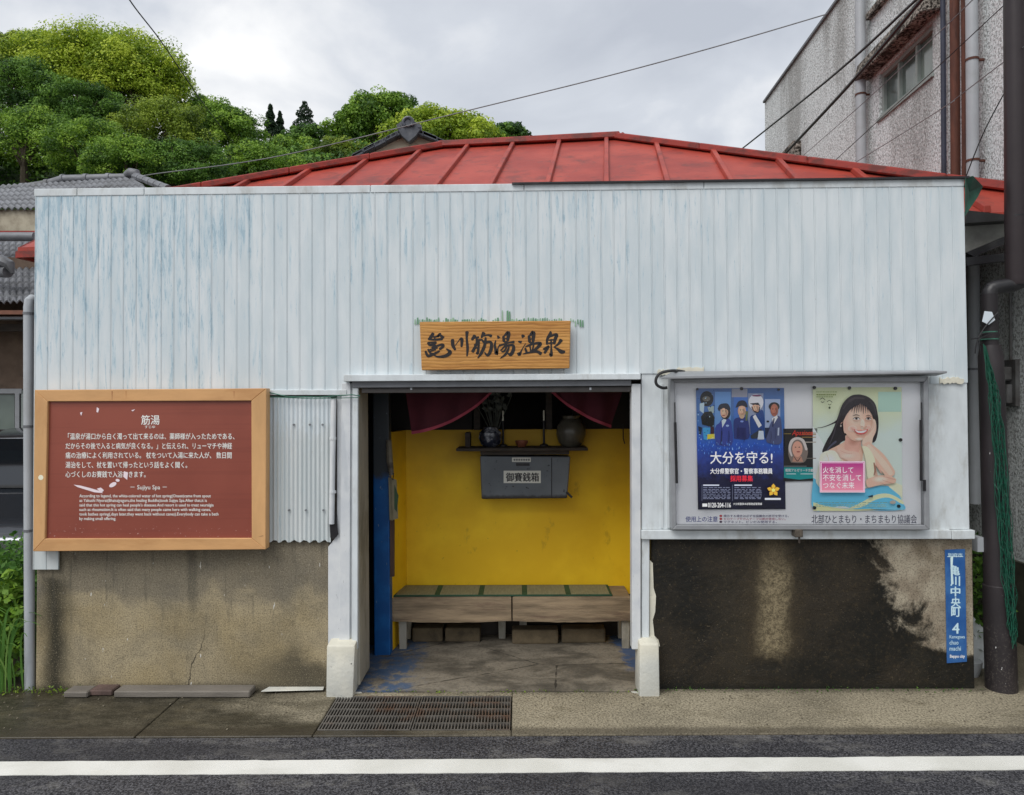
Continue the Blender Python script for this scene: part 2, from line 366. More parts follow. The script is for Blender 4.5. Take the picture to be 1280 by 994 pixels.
def mk_floor():
    n = N('cracked_entry_floor'); q = n.xyz(); x, y = q[0], q[1]
    nz = n.noise(2.6, 7, (1,1.8,1), rough=.62, dist=.6)
    c = n.mix(n.ss(nz, .36,.62), lin((84,79,70)), lin((134,126,112)))
    c = n.mix(n.ss(n.noise(4,6,(1,2.2,1),loc=(3,8,0),dist=.3,rough=.7), .54,.68,0,.55), c, lin((66,60,52)))
    c = n.mix(n.ss(n.noise(60,4,rough=.75), .48,.62,0,.4), c, lin((60,56,48)))
    cr1 = n.vor(1.1, (1,1.6,1), 'DISTANCE_TO_EDGE')
    wob = n.ma('ADD', cr1, n.ma('MULTIPLY', n.ma('SUBTRACT', n.noise(9,4), .5), .05))
    c = n.mix(n.ma('MULTIPLY', n.ss(n.ma('ABSOLUTE', wob), .007,.002), .8), c, lin((36,33,28)))
    nb_ = n.ma('SUBTRACT', n.noise(5,6,rough=.7), .5)
    d1 = n.ma('ADD', x, n.ma('MULTIPLY', nb_, .5))
    blue = n.ma('MULTIPLY', n.ss(d1, -.60,-.74,0,.85), n.ss(n.noise(11,5,rough=.7,loc=(2,2,0)), .38,.56))
    c = n.mix(blue, c, lin((56,84,118)))
    blue2 = n.ma('MULTIPLY', n.ss(d1, .64,.70), n.ss(y, .25,.36))
    c = n.mix(n.ma('MULTIPLY', blue2, .8), c, lin((46,78,122)))
    nbm = n.bump(n.noise(80,4), .4, .003, n.bump(nz, .5, .02))
    return n.done(c, .75, 0, nbm, .3)
FLOOR = mk_floor()
def mk_yellow():
    n = N('yellow_wall_paint'); q = n.xyz()
    c = n.mix(n.ss(n.noise(2.5,5,loc=(0,2,1)), .35,.68), lin((230,184,26)), lin((246,204,38)))
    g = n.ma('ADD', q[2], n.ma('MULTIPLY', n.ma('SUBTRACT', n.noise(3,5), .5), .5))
    c = n.mix(n.ss(g, 1.02,1.5,0,.6), c, lin((150,114,36)))          # darker towards the top
    c = n.mix(n.ss(n.noise(22,5,rough=.7,loc=(6,0,0)), .66,.71,0,.6), c, lin((110,84,30)))
    c = n.mix(n.ss(n.noise(7,6,(1,1,.5),rough=.7,loc=(1,7,0)), .60,.68,0,.35), c, lin((150,112,30)))
    return n.done(c, .55, 0, n.bump(n.noise(12,5), .3, .006), .35)
YELLOW = mk_yellow()
def mk_stucco():
    n = N('rough_stucco'); v = n.vor(48, (1,1,.8)); v2 = n.noise(56, 4, rough=.7)
    h = n.ma('ADD', n.ma('MULTIPLY', v, -.7), v2)
    stain = n.noise(1.1, 6, (1.3,1.3,.35), rough=.65, loc=(1,4,0))
    base = n.mix(n.ss(stain, .44,.66), lin((226,231,231)), lin((178,180,178)))
    c = n.mix(n.ss(v2, .52,.42,0,.7), base, lin((122,122,120)))
    c = n.mix(n.ss(v2, .56,.66,0,.5), c, lin((244,242,242)))
    return n.done(c, .9, 0, n.bump(h, .5, .012), .15)
STUCCO = mk_stucco()
def mk_mould():
    n = N('mouldy_stucco'); v = n.noise(38, 4, rough=.75); d = n.noise(5, 5, rough=.7)
    c = n.mix(n.ss(v, .42,.58), lin((40,36,32)), lin((178,170,160))); c = n.mix(n.ss(d, .44,.62,0,.85), c, lin((34,31,27)))
    return n.done(c, .9, 0, n.bump(v, .8, .02), .15)
STUCCO_D = mk_mould()
PVC = simple('grey_pvc_pipe', (168,172,176), .45, var=.07, sc=5, bs=.05, dirt=(130,130,124), da=.35)
RUST = simple('rusty_red_pipe', (92,52,38), .75, var=.3, sc=16, bs=.4, dirt=(60,30,22), da=.8, stretch=(2,2,.4))
WIREM = simple('black_cable_sheath', (30,30,32), .5, var=.1)
TILE = simple('grey_clay_tile', (112,114,118), .5, var=.25, sc=7, bs=.3, dirt=(66,66,66), da=.7)
TILEDK = simple('dark_glazed_tile', (66,70,78), .38, var=.25, sc=9, bs=.2, dirt=(110,112,114), da=.4)
PLASTER = simple('cream_plaster', (176,168,148), .8, var=.12, sc=5, dirt=(110,96,80), da=.6)

# ------------------------------------------------------------------ setting
def st(o): o['kind'] = 'structure'; return o
m = MB(); m.grid(20, 20, lambda u, v: (-300+600*u, -60+560*v, -.05))
GROUNDM = simple('earth_ground', (92,86,72), .9, var=.3, sc=3, bs=.4)
st(m.build('ground', GROUNDM))
# road
def gy(px, py): return G(px, py).y
yl, yr = G(0, 922).y, G(1280, 915).y
xl, xr = G(0, 922).x, G(1280, 915).x
sl = (yr-yl)/(xr-xl)
def edge_y(x): return yl + sl*(x-xl)
m = MB(); m.prism([(-40, -14, -.008), (40, -14, -.008), (40, edge_y(40)-.002, -.008), (-40, edge_y(-40)-.002, -.008)], (0,0,-.02))
st(m.build('road', ASPHALT))
a, b, c, d = G(0,969,-.004), G(1280,962,-.004), G(1280,945,-.004), G(0,952,-.004)
def ext(p, q, x): return (x, p.y + (q.y-p.y)*(x-p.x)/(q.x-p.x), -.004)
m = MB(); nn = 900
low = [ext(a,b,-30+60*i/nn) for i in range(nn+1)]; hi = [ext(d,c,-30+60*i/nn) for i in range(nn+1)]
jt = lambda p: (p[0], p[1]+random.uniform(-.0022,.0022)+(random.uniform(-.006,.006) if random.random() < .06 else 0), p[2])
low = [jt(p) for p in low]; hi = [jt(p) for p in hi]
m.prism(low + hi[::-1], (0,0,-.003)); st(m.build('road_line', LINE))
# sidewalk slabs (grate hole left open)
GX0, GX1 = G(395,912).x, G(637,912).x
g1, g2, g3, g4 = G(395,913), G(638,913), G(641,868), G(421,870)
gyf, gyb = g1.y, g4.y
j1, j2 = G(165,924), G(214,877)
gxm_l, gxm_r = (g1.x+g4.x)/2, (g2.x+g3.x)/2
def slab(pts, name='slab'):
    mm = MB(); mm.prism([(p[0], p[1], 0.0) for p in pts], (0,0,-.06)); return mm.build(name, WALK, sidewalk, bevel=.004)
sidewalk = bpy.data.objects.new('sidewalk', None); COL.objects.link(sidewalk); sidewalk['kind'] = 'structure'; sidewalk.location = (0, -.3, 0)
gp = .003
slab([(-12, edge_y(-12)), (j1.x-gp, edge_y(j1.x)), (j1.x-gp, 1.2), (-12, 1.2)])
slab([(j1.x+gp, edge_y(j1.x)), (gxm_l-gp, edge_y(gxm_l)), (gxm_l-gp, 1.2), (j1.x+gp, 1.2)])
slab([(gxm_l, edge_y(gxm_l)), (gxm_r, edge_y(gxm_r)), (gxm_r, gyf), (gxm_l, gyf)])
slab([(gxm_l, gyb), (gxm_r, gyb), (gxm_r, .02), (gxm_l, .02)])
for x0, x1 in ((gxm_r+gp, 4.05), (4.056, 12)):
    slab([(x0, edge_y(x0)), (x1, edge_y(x1)), (x1, 1.2), (x0, 1.2)])
# drain grate
gr = thing('drain_grate', 'rusty steel bar grating set in the pavement before the doorway', 'grate', ((gxm_l+gxm_r)/2, (gyf+gyb)/2, -.03))
GRATE = simple('galvanised_grate', (116,112,106), .55, .4, var=.25, sc=14, dirt=(118,76,46), da=.6)
mid = gxm_l + (gxm_r-gxm_l)*.485
mm = MB(); mm.box(gxm_l, gxm_r, gyf, gyb, -.09, -.055); mm.build('drain_bed', simple('drain_mud', (34,31,27), .8), gr)
for (x0, x1) in ((gxm_l+.006, mid-.004), (mid+.004, gxm_r-.006)):
    f_ = MB()
    f_.box(x0, x1, gyf+.004, gyf+.010, -.03, .001); f_.box(x0, x1, gyb-.010, gyb-.004, -.03, .001)
    f_.box(x0, x0+.006, gyf+.010, gyb-.010, -.03, .0005); f_.box(x1-.006, x1, gyf+.010, gyb-.010, -.03, .0005)
    fo = f_.build('grate_frame', GRATE, gr)
    k = int((x1-x0)/.0165)
    for i in range(1, k):
        xx = x0 + (x1-x0)*i/k; b_ = MB(); b_.box(xx-.0028, xx+.0028, gyf+.010, gyb-.010, -.028, -.001); b_.build('bar', GRATE, fo)
    for j in range(1, 5):
        yy = gyf + (gyb-gyf)*j/5; b_ = MB(); b_.box(x0+.006, x1-.006, yy-.003, yy+.003, -.02, -.0003); b_.build('cross_bar', GRATE, fo)

# ------------------------------------------------------------------ the bathhouse
BH = thing('bathhouse', 'small public bathhouse with pale blue painted metal front, red roof and open yellow entrance', 'bathhouse', (0, 1.2, 0))
NS = 74
def fx(i, py):
    t = (py-230)/632; return (44 + i*1161/NS)*(1-t) + (40 + i*1178/NS)*t
def topy(px): return 244 + (px-44)*(-12.5/1161)
def bot_of(i):
    px = fx(i+.5, 480)
    if i < 2: return 712
    if px < 432: return 489
    if px < 800: return 469
    if px < 1170: return 467
    return 478 + random.uniform(-2.5, 2.5)
def strip(i, y0, y1, Y=0.0, mat=SIDING, j=0.0):
    a0, a1 = P(fx(i,y0), y0, Y), P(fx(i+1,y0), y0, Y); b0, b1 = P(fx(i,y1), y1, Y), P(fx(i+1,y1), y1, Y)
    W = a1.x-a0.x
    dz = random.uniform(-.0004,.0004)
    prof = [(.0002/W, .0022), (.0016/W, -.0022), (.0050/W, -.0026), (.0072/W, .0006), (.35, .0006+dz), (.7, .0004-dz), (1-.0014/W, .0006), (1-.0002/W, .0022)]
    vs = []
    for (u, dy) in prof: q = b0.lerp(b1, u); vs.append((q.x, Y+dy, q.z))
    vs.append((b0.lerp(b1, 1-.0002/W).x, Y+.012, b1.z)); vs.append((b0.lerp(b1,.0002/W).x, Y+.012, b0.z))
    nb = len(vs)
    for (u, dy) in prof: q = a0.lerp(a1, u); vs.append((q.x, Y+dy, q.z))
    vs.append((a0.lerp(a1, 1-.0002/W).x, Y+.012, a1.z)); vs.append((a0.lerp(a1,.0002/W).x, Y+.012, a0.z))
    mm = MB(); mm.add(vs, [(k, (k+1)%nb, (k+1)%nb+nb, k+nb) for k in range(nb)] + [tuple(range(nb-1,-1,-1)), tuple(range(nb, 2*nb))])
    return mm.build('siding_strip', mat, BH)
for i in range(NS): strip(i, topy(fx(i+.5, 240)), bot_of(i))
# backing board behind siding
mm = MB(); rp_(mm, 46, 246, 1203, 464, .016, .04); mm.build('backing_board', DARKWOOD, BH)
mm = MB(); rp_(mm, 46, 464, 430, 676, .016, .04); mm.build('backing_board', DARKWOOD, BH)
# top trim in lengths
tj = [42, 96, 180, 463, 655, 880, 1206]
for a_, b_ in zip(tj[:-1], tj[1:]):
    q0, q1 = 236+(a_-44)*(-12.5/1161), 236+(b_-44)*(-12.5/1161)
    mm = MB(); mm.prism([P(a_+.3, q0+9.5, -.004), P(b_-.3, q1+9.5, -.004), P(b_-.3, q1, -.004), P(a_+.3, q0, -.004)], (0,.075,0)); mm.build('top_trim', WHITE, BH, bevel=.003)
mm = MB(); mm.prism([P(640,230.0,-.022), P(1212,222.5,-.022), P(1212,220,-.022), P(640,228,-.022)], (0,.16,0)); mm.build('black_flashing', BLACK, BH)
# green torn end sheet at the right corner
GREENSHEET = simple('faded_green_sheet', (44,88,72), .6, var=.35, sc=10, dirt=(20,24,22), da=.8)
pts = [(P(1206,222,-.02)), (P(1216,220,.0)), (P(1228,233,.14)), (P(1222,246,.1)), (P(1214,258,.05)), (P(1206,270,.0))]
mm = MB(); mm.add([Vector(p) for p in pts] + [P(1211,240,.06)], [(i, (i+1)%6, 6) for i in range(6)]); mm.build('torn_sheet', GREENSHEET, BH, solid=.003)
# lower concrete walls
mm = MB(); mm.prism([P(44,866,.03), P(411,866,.03), P(411,676,.03), P(46,678,.03)], (0,.14,0)); mm.build('lower_wall', LEFTWALL, BH, bevel=.006)
mm = MB(); mm.prism([P(814,866,.03), P(1219,864,.03), P(1216,673,.03), P(814,673,.03)], (0,.14,0)); mm.build('lower_wall', RIGHTWALL, BH, bevel=.008)
mm = MB(); rp_(mm, 412, 500, 444, 862, .04, .1); mm.build('wall_core', DARKWOOD, BH)
# corrugated sheet
def corr(u, v):
    px = 333 + 80*u - 1.5*v*0; py = 497 + 180*v + (1.5 if v > .9 else 0)*math.sin(u*40)
    q = P(px, py, -.006); q.y += .005*math.sin(u*2*math.pi*14.5) + .008; return q
mm = MB(); mm.grid(174, 6, corr); mm.build('corrugated_sheet', SIDING, BH, smooth=True, solid=.0015)
for sx, sy in ((367,531),(387,531),(403,531),(361,638),(382,638),(404,638)):
    q = P(sx, sy, -.012); mm = MB(); mm.tube([q, q+Vector((0,.01,0))], .006, 8); mm.build('screw', GREYMETAL, BH)
mm = MB(); rp_(mm, 333, 487.5, 433, 494, -.01, .03); mm.build('sheet_trim', WHITE, BH, bevel=.002)
# thin white conduit beside it
mm = MB(); mm.tube([P(417,498,-.012), P(416,560,-.012), P(414.5,655,-.012)], .016, 10); mm.build('conduit', CRACK, BH, smooth=True)
for yy in (548, 615):
    mm = MB(); mm.tube([P(416,yy-1.5,-.012), P(416,yy+1.5,-.012)], .020, 10); mm.build('conduit_clip', CRACK, BH)
mm = MB(); mm.add([P(412,648,-.002), P(420,640,-.002), P(423,668,-.002), P(417,674,-.002), P(413,672,-.002)], [(0,1,2,3,4)]); mm.build('rotten_patch', BLACK, BH, solid=.003)
# left door post and trim boards
mm = MB(); mm.prism([P(410,808,.012), P(441,808,.012), P(441,479,.012), P(421,479,.012), P(421,670,.012), P(410,684,.012)], (0,.04,0)); mm.build('door_post', CRACK, BH, bevel=.003)
mm = MB(); mm.prism([P(424,808,-.004), P(437,808,-.004), P(438,479,-.004), P(427,479,-.004)], (0,.0155,0)); mm.build('post_board', CRACK, BH, bevel=.002)
mm = MB(); mm.prism([P(440,812,-.012), P(447,812,-.012), P(447.5,483,-.012), P(440.5,483,-.012)], (0,.03,0)); mm.build('post_edge', WHITE, BH, bevel=.003)
JAMB = simple('cream_grey_jamb', (160,156,144), .7, var=.15, sc=8, bs=.3, dirt=(96,92,80), da=.7, stretch=(1,1,.4))
xj = P(447,600,0).x
mm = MB(); mm.box(xj-.06, xj+.002, .02, .30, 0.03, 1.80); mm.build('jamb_panel', JAMB, BH, bevel=.004)
# lintel
mm = MB(); mm.prism([P(429.5,477,-.05), P(801,474.5,-.05), P(801,467,-.05), P(429.5,468.5,-.05)], (0,.06,0)); mm.build('lintel_board', WHITE, BH, bevel=.003)
mm = MB(); mm.prism([P(440,485,-.02), P(789,482.5,-.02), P(789,475,-.02), P(440,477,-.02)], (0,.1,0)); mm.build('lintel_soffit', GREYMETAL, BH, bevel=.003)
mm = MB(); mm.prism([P(452,491.5,-.004), P(789,490,-.004), P(789,483.2,-.004), P(452,485.5,-.004)], (0,.12,0)); mm.build('shutter_rail', simple('brown_rail', (62,58,56), .5, .2), BH, bevel=.002)
for sx in (514, 738):
    mm = MB(); rp_(mm, sx-1.2, 484.5, sx+1.2, 487.5, -.008, .01); mm.build('rail_catch', PVC, BH)
# right jamb
mm = MB(); mm.prism([P(790,812,-.01), P(801,812,-.01), P(801,480,-.01), P(789.5,480,-.01)], (0,.07,0)); mm.build('door_jamb', CRACK, BH, bevel=.003)
mm = MB(); mm.prism([P(802.2,809,.004), P(811.5,809,.004), P(812,674,.004), P(802.2,674,.004)], (0,.05,0)); mm.build('post_board', WHITE, BH, bevel=.003)
mm = MB(); rp_(mm, 802, 465, 838, 662, .007, .03); mm.build('wall_panel', WHITE, BH, bevel=.002)
mm = MB(); rp_(mm, 826, 480, 829, 660, .000, .012); mm.build('panel_joint', WHITE, BH)
mm = MB(); rp_(mm, 834, 480, 837, 660, -.002, .012); mm.build('panel_joint', WHITE, BH)
mm = MB(); rp_(mm, 838.5, 464, 1160, 662, .018, .03); mm.build('wall_panel', WHITE, BH)
mm = MB(); mm.prism([P(1160.5,662,.006), P(1212,662,.006), P(1209,476,.006), P(1160.5,468,.006)], (0,.03,0)); mm.build('wall_panel', WHITE, BH, bevel=.002)
for a_, b_ in ((802, 1189.6), (1190.2, 1219)):
    q0 = 662.6 + (0 if a_ < 1000 else .4)
    mm = MB(); mm.prism([P(a_, 674.5, -.02), P(b_, 674, -.02), P(b_, q0, -.02), P(a_, q0+.6, -.02)], (0,.05,0)); mm.build('sill_trim', WHITE, BH, bevel=.003)
mm = MB(); mm.prism([P(1222,690,.05), P(1231,690,.05), P(1231,672,.05), P(1222,672,.05)], (0,.3,0)); mm.build('sill_end', PVC, BH)
# ragged caulk and peeled plaster beside the right post
mm = MB(); r0 = [(812,700),(816,704),(817,735),(820,745),(819,765),(816,775),(818,795),(823,800),(825,808),(812,808)]
mm.prism([P(x,y,.024) for x,y in r0], (0,.012,0)); mm.build('peeling_filler', PLINTH, BH)
# bonding putty above the notice board
for (x0,x1,yy) in ((822,838,466),(846,880,463),(1175,1205,476)):
    mm = MB(); n_ = 12
    up = [P(x0+(x1-x0)*i/n_, yy-2-random.random()*3, -.008) for i in range(n_+1)]; dn = [P(x0+(x1-x0)*i/n_, yy+2+random.random()*2.5, -.008) for i in range(n_+1)]
    mm.prism(dn + up[::-1], (0,.008,0)); mm.build('putty', PLINTH, BH)
# plinths
def plinth(x0, x1, y0, yb, xt0, xt1):
    mm = MB(); A = [P(x0,yb,-.075), P(x1,yb,-.075), P(xt1,y0+6,-.07), P(xt0,y0+6,-.07)]
    B = [P(x0,yb,-.075), P(x1,yb,-.075), P(xt1,y0,-.03), P(xt0,y0,-.03)]
    a0 = [Vector(v) for v in A]; zb = -.03
    a0[0].z = zb; a0[1].z = zb
    b0 = [Vector((v.x, .10, v.z)) for v in a0]; t0 = [Vector((a0[2].x-.006, .10, a0[2].z+.03)), Vector((a0[3].x+.006, .10, a0[3].z+.03))]
    mm.hexa(a0, [b0[0], b0[1], t0[0], t0[1]]); return mm.build('plinth', PLINTH, BH, bevel=.012, seg=2, smooth=True)
plinth(407, 441, 801, 862, 408, 444)
plinth(799, 825, 799, 862, 799, 824)
for cx, rr in ((440,16),(802,12)):
    mm = MB(); pts = []
    for k in range(16):
        a_ = 2*math.pi*k/16; q = G(cx, 864); pts.append((q.x + (rr/215)*math.cos(a_)*random.uniform(.7,1.3), q.y + .035*math.sin(a_)*random.uniform(.7,1.3), .004))
    mm.prism(pts, (0,0,-.006)); mm.build('paint_spill', PLINTH, BH)
# interior floor, walls, ceiling
xl_, xr_ = P(447,860,0).x, P(798,860,0).x
mm = MB(); mm.grid(40, 20, lambda u, v: (xl_-.12+(xr_-xl_+.24)*u, -.012+1.3*v, .008 + .006*math.sin(u*9)*math.sin(v*5) + (0 if v > .01 else -.004)))
mm.box(xl_-.1, xr_+.1, -.012, .0, -.02, .002); mm.build('entry_floor', FLOOR, BH)
BACKY = 1.0
zt = P(640,537,BACKY).z; zb = -.02
xbl = P(508,650,BACKY).x; xfl = P(489,700,.66).x
mm = MB(); mm.box(xbl, .98, BACKY, BACKY+.05, .30, zt); mm.build('yellow_back_wall', YELLOW, BH)
mm = MB(); mm.box(xbl, .98, BACKY, BACKY+.05, 0, .2995); mm.build('dark_lower_wall', simple('under_bench_shade', (52,47,42), .9, var=.3, sc=6), BH)  # dark strip of wall, paints in the shade beneath the benches
mm = MB(); mm.prism([(xbl, BACKY-.001, 0), (xfl, .66, 0), (xfl-.05, .66, 0), (xbl-.05, BACKY, 0)], (0,0,zt)); mm.build('yellow_side_wall', YELLOW, BH)
mm = MB(); mm.box(.93, .98, .06, BACKY-.001, 0, zt); mm.build('yellow_side_wall', YELLOW, BH)
DARKIN = simple('dark_boards', (34,30,28), .8, var=.3, sc=8, stretch=(1,1,.3))  # one dark brown for upper walls, ceiling and inner side walls
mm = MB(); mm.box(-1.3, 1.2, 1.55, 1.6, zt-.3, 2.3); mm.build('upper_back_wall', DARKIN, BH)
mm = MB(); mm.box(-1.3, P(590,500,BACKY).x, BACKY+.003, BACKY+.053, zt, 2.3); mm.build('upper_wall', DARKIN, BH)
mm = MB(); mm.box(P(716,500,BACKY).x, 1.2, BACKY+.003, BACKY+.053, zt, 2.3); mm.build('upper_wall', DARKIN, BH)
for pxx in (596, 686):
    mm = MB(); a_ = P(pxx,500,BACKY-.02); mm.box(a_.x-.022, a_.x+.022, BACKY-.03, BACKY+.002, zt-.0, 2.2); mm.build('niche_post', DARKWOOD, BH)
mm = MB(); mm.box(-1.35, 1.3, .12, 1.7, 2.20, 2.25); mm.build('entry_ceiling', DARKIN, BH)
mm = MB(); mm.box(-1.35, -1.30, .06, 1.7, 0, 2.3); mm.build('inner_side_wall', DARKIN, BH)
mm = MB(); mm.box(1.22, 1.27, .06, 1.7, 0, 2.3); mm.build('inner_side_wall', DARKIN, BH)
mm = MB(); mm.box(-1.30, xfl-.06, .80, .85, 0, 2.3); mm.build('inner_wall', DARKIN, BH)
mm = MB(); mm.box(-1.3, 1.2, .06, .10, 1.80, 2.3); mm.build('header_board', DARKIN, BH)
# blue post (blue paint low, bare dark wood above)
n = N('half_blue_post'); q = n.xyz(); zz = n.ma('ADD', q[2], n.ma('MULTIPLY', n.ma('SUBTRACT', n.noise(14,5), .5), .12))
zline = P(477,597,.6).z
c_ = n.mix(n.ss(zz, zline-.015, zline+.03), n.mix(n.ss(n.noise(10,5),.4,.7), lin((8,76,138)), lin((14,90,156))), lin((52,58,64)))
c_ = n.mix(n.ss(n.noise(30,5,(1,1,.5)), .68,.72,0,.6), c_, lin((120,140,150)))
BLUEPOST = n.done(c_, .45, 0, n.bump(n.noise(20,4,(1,1,.3)), .25, .004), .45)
mm = MB(); a_ = P(467,700,.58); b_ = P(487,700,.58); mm.box(a_.x, b_.x, .58, .68, 0, 2.2); mm.build('entry_post', BLUEPOST, BH, bevel=.006, seg=2)
mm = MB(); mm.prism([P(487.5,721,.585), P(492.5,721,.585), P(492.5,640,.585), P(487.5,640,.585)], (0,.03,0)); mm.build('post_batten', simple('brown_batten', (88,66,56), .8, var=.4, sc=12, bs=.4, stretch=(1,1,.3)), BH)
# old sign ghost: green paint remnants
GREENP = flat((92,132,104), .7); GREENP2 = flat((128,160,132), .7)
mm = MB(); lay = 0
for i in range(72):
    x0 = 518 + i*2.95; wd = random.uniform(1.2, 2.6); h0 = random.uniform(2, 5.5)
    if 594 <= x0 <= 600 or (606 < x0 < 618 and random.random() < .6): h0 *= .5
    if x0 < 524 or x0 > 716: y1 = 406 if x0 < 524 else random.uniform(404, 411)
    else: y1 = 402.5
    y0 = 402 - h0 - (0 if x0 < 700 else -1.0)
    if 627 < x0 < 638: y0 = 386 + random.random()*4
    if random.random() < .12: continue
    mm.mi = 1 if random.random() < .35 else 0
    yy = -.0052
    mm.poly([P(x0,y1,yy), P(x0+wd,y1-random.random(),yy), P(x0+wd-.2,y0,yy), P(x0+.2,y0+random.random(),yy)])
mm.build('paint_remnant', [GREENP, GREENP2], BH, solid=.0006)
# ------------------------------------------------------------------ roof of the bathhouse
U = Vector((1, -.12, 0)).normalized(); V = Vector((.12, 1, 0)).normalized()
def on_depth(px, py, z):       # point at the ray with height z
    return G(px, py, z)
ZR = 4.36; RL = G(552, 185, ZR); RR = RL + U*((G(772,175,ZR)-RL).dot(U))
SLP, RUN, RUL, RUR = .57, 2.62, 2.86, 2.95
zE = ZR - SLP*RUN
def rpnt(u, v):                # local coords from RL: u along the ridge, v down-slope towards the street
    q = RL + U*u - V*v; q.z = ZR - SLP*v; return q
LEN = (RR-RL).dot(U)
def slope_uv(px, py):          # where a sight line meets the front roof slope
    nrm = (rpnt(1,0)-rpnt(0,0)).cross(rpnt(0,1)-rpnt(0,0)); d = ray(px,py); t = (rpnt(0,0)-CAMP).dot(nrm)/d.dot(nrm)
    q = CAMP + d*t - RL; return q.dot(U), -(q.dot(V))
_u, _v = slope_uv(236, 240); RUL = RUN*(-_u/_v)
_u, _v = slope_uv(1150, 224); RUR = RUN*((_u-LEN)/_v)
RUR = min(RUR, 3.4); CL = min(2.68, RUL)      # the left end of the roof is cut straight

# front slope split into pans between seams
seams = [-2.62]; 
def seam_u(px, py):
    # intersect ray with front slope plane
    nrm = (rpnt(1,0)-rpnt(0,0)).cross(rpnt(0,1)-rpnt(0,0)); d = ray(px,py); t = (rpnt(0,0)-CAMP).dot(nrm)/d.dot(nrm)
    return ((CAMP + d*t) - RL).dot(U)
sp0 = seam_u(614,233); sp1 = seam_u(685,231); SPC = sp1 - sp0
us = sorted(set([round(sp0 + k*SPC, 4) for k in range(-12, 14) if -CL < sp0 + k*SPC < LEN+RUR] + [-CL, 0.0, LEN, LEN+RUR]))
def vtop(u): return max(0.0, -u*RUN/RUL, (u-LEN)*RUN/RUR)
for u0, u1 in zip(us[:-1], us[1:]):
    if u1-u0 < 1e-3: continue
    pts = [rpnt(u0, RUN), rpnt(u1, RUN), rpnt(u1, vtop(u1)), rpnt(u0, vtop(u0))]
    if (pts[3]-pts[0]).length < 1e-4: pts = pts[:3]
    elif (pts[2]-pts[1]).length < 1e-4: pts = [pts[0], pts[1], pts[3]]
    mm = MB(); mm.prism(pts, (0,0,-.03)); mm.build('roof_pan', RED, BH)
for k in range(-12, 14):
    u = sp0 + k*SPC
    if not (-CL+.1 < u < LEN+RUR-.1): continue
    a_ = rpnt(u, RUN); b_ = rpnt(u, vtop(u)+.05); nz = Vector((0,0,.045))
    mm = MB(); hw = U*.024
    mm.hexa([a_-hw, a_+hw, a_+hw*.8+nz, a_-hw*.8+nz], [b_-hw, b_+hw, b_+hw*.8+nz, b_-hw*.8+nz]); mm.build('roof_batten', RED, BH, bevel=.004)
def rb(u, v): q = RL + U*u - V*v; return q
hipFL = rpnt(-CL, CL*RUN/RUL); hipBL = hipFL + V*(2*CL*RUN/RUL); cornFL, cornFR = rpnt(-CL, RUN), rpnt(LEN+RUR, RUN)
def back(u): q = RL + U*u + V*RUN; q.z = zE; return q
mm = MB(); mm.prism([cornFR, back(LEN+RUR), RR.copy()], (0,0,-.03)); mm.build('roof_slope', RED, BH)
mm = MB(); mm.prism([hipBL, hipFL, RL.copy()], (0,0,-.03)); mm.build('roof_slope', RED, BH)
mm = MB(); mm.prism([back(-CL), cornFL, hipFL, hipBL], U*.03); mm.build('gable_board', RED2, BH)
mm = MB(); mm.prism([back(LEN+RUR), back(-CL), hipBL, RL.copy(), RR.copy()], (0,0,-.03)); mm.build('roof_slope', RED, BH)
def cap(p, q, wd=.085, h=.055):
    t = (q-p).normalized(); s_ = t.cross(Vector((0,0,1))).normalized()*wd; up = Vector((0,0,h)); dn = Vector((0,0,-.01))
    mm = MB(); mm.hexa([p-s_+dn, p+s_+dn, p+s_*.95+up, p-s_*.95+up], [q-s_+dn, q+s_+dn, q+s_*.95+up, q-s_*.95+up])
    return mm.build('ridge_cap', RED2, BH, bevel=.01)
cap(RL-U*.02, RR+U*.02)
for cA, cB in ((RL, hipFL), (RR, cornFR), (RL, hipBL), (RR, back(LEN+RUR))):
    n_ = 4
    for k in range(n_):
        p_ = cA.lerp(cB, k/n_); q_ = cA.lerp(cB, (k+1)/n_); cap(p_, q_)
# eaves fascia
for p_, q_ in ((cornFL, cornFR), (cornFR, back(LEN+RUR)), (back(-CL), cornFL)):
    t = (q_-p_).normalized(); s_ = t.cross(Vector((0,0,1)))*.02
    mm = MB(); mm.hexa([p_-s_+Vector((0,0,-.08)), p_+s_+Vector((0,0,-.08)), p_+s_+Vector((0,0,-.031)), p_-s_+Vector((0,0,-.031))], [q_-s_+Vector((0,0,-.08)), q_+s_+Vector((0,0,-.08)), q_+s_+Vector((0,0,-.031)), q_-s_+Vector((0,0,-.031))])
    mm.build('eaves_fascia', RED2, BH)
# side and back walls so that the house is closed
SIDEM = simple('side_wall_boards', (206,206,200), .8, var=.15, sc=4, dirt=(90,86,78), da=.6, stretch=(1,1,.4))  # near white, chosen to bounce light into the right-hand gap
xL, xR = P(47,500,.1).x, P(1203,500,.1).x
mm = MB(); mm.box(xL, xL+.06, .18, 5.2, 0, zE-.1); mm.build('side_wall', SIDEM, BH)
mm = MB(); mm.box(xR-.06, xR, .18, 4.4, 0, zE-.1); mm.build('side_wall', SIDEM, BH)
mm = MB(); mm.box(xL+.06, xR-.06, 4.3, 4.36, 0, zE-.1); mm.build('back_wall', SIDEM, BH)
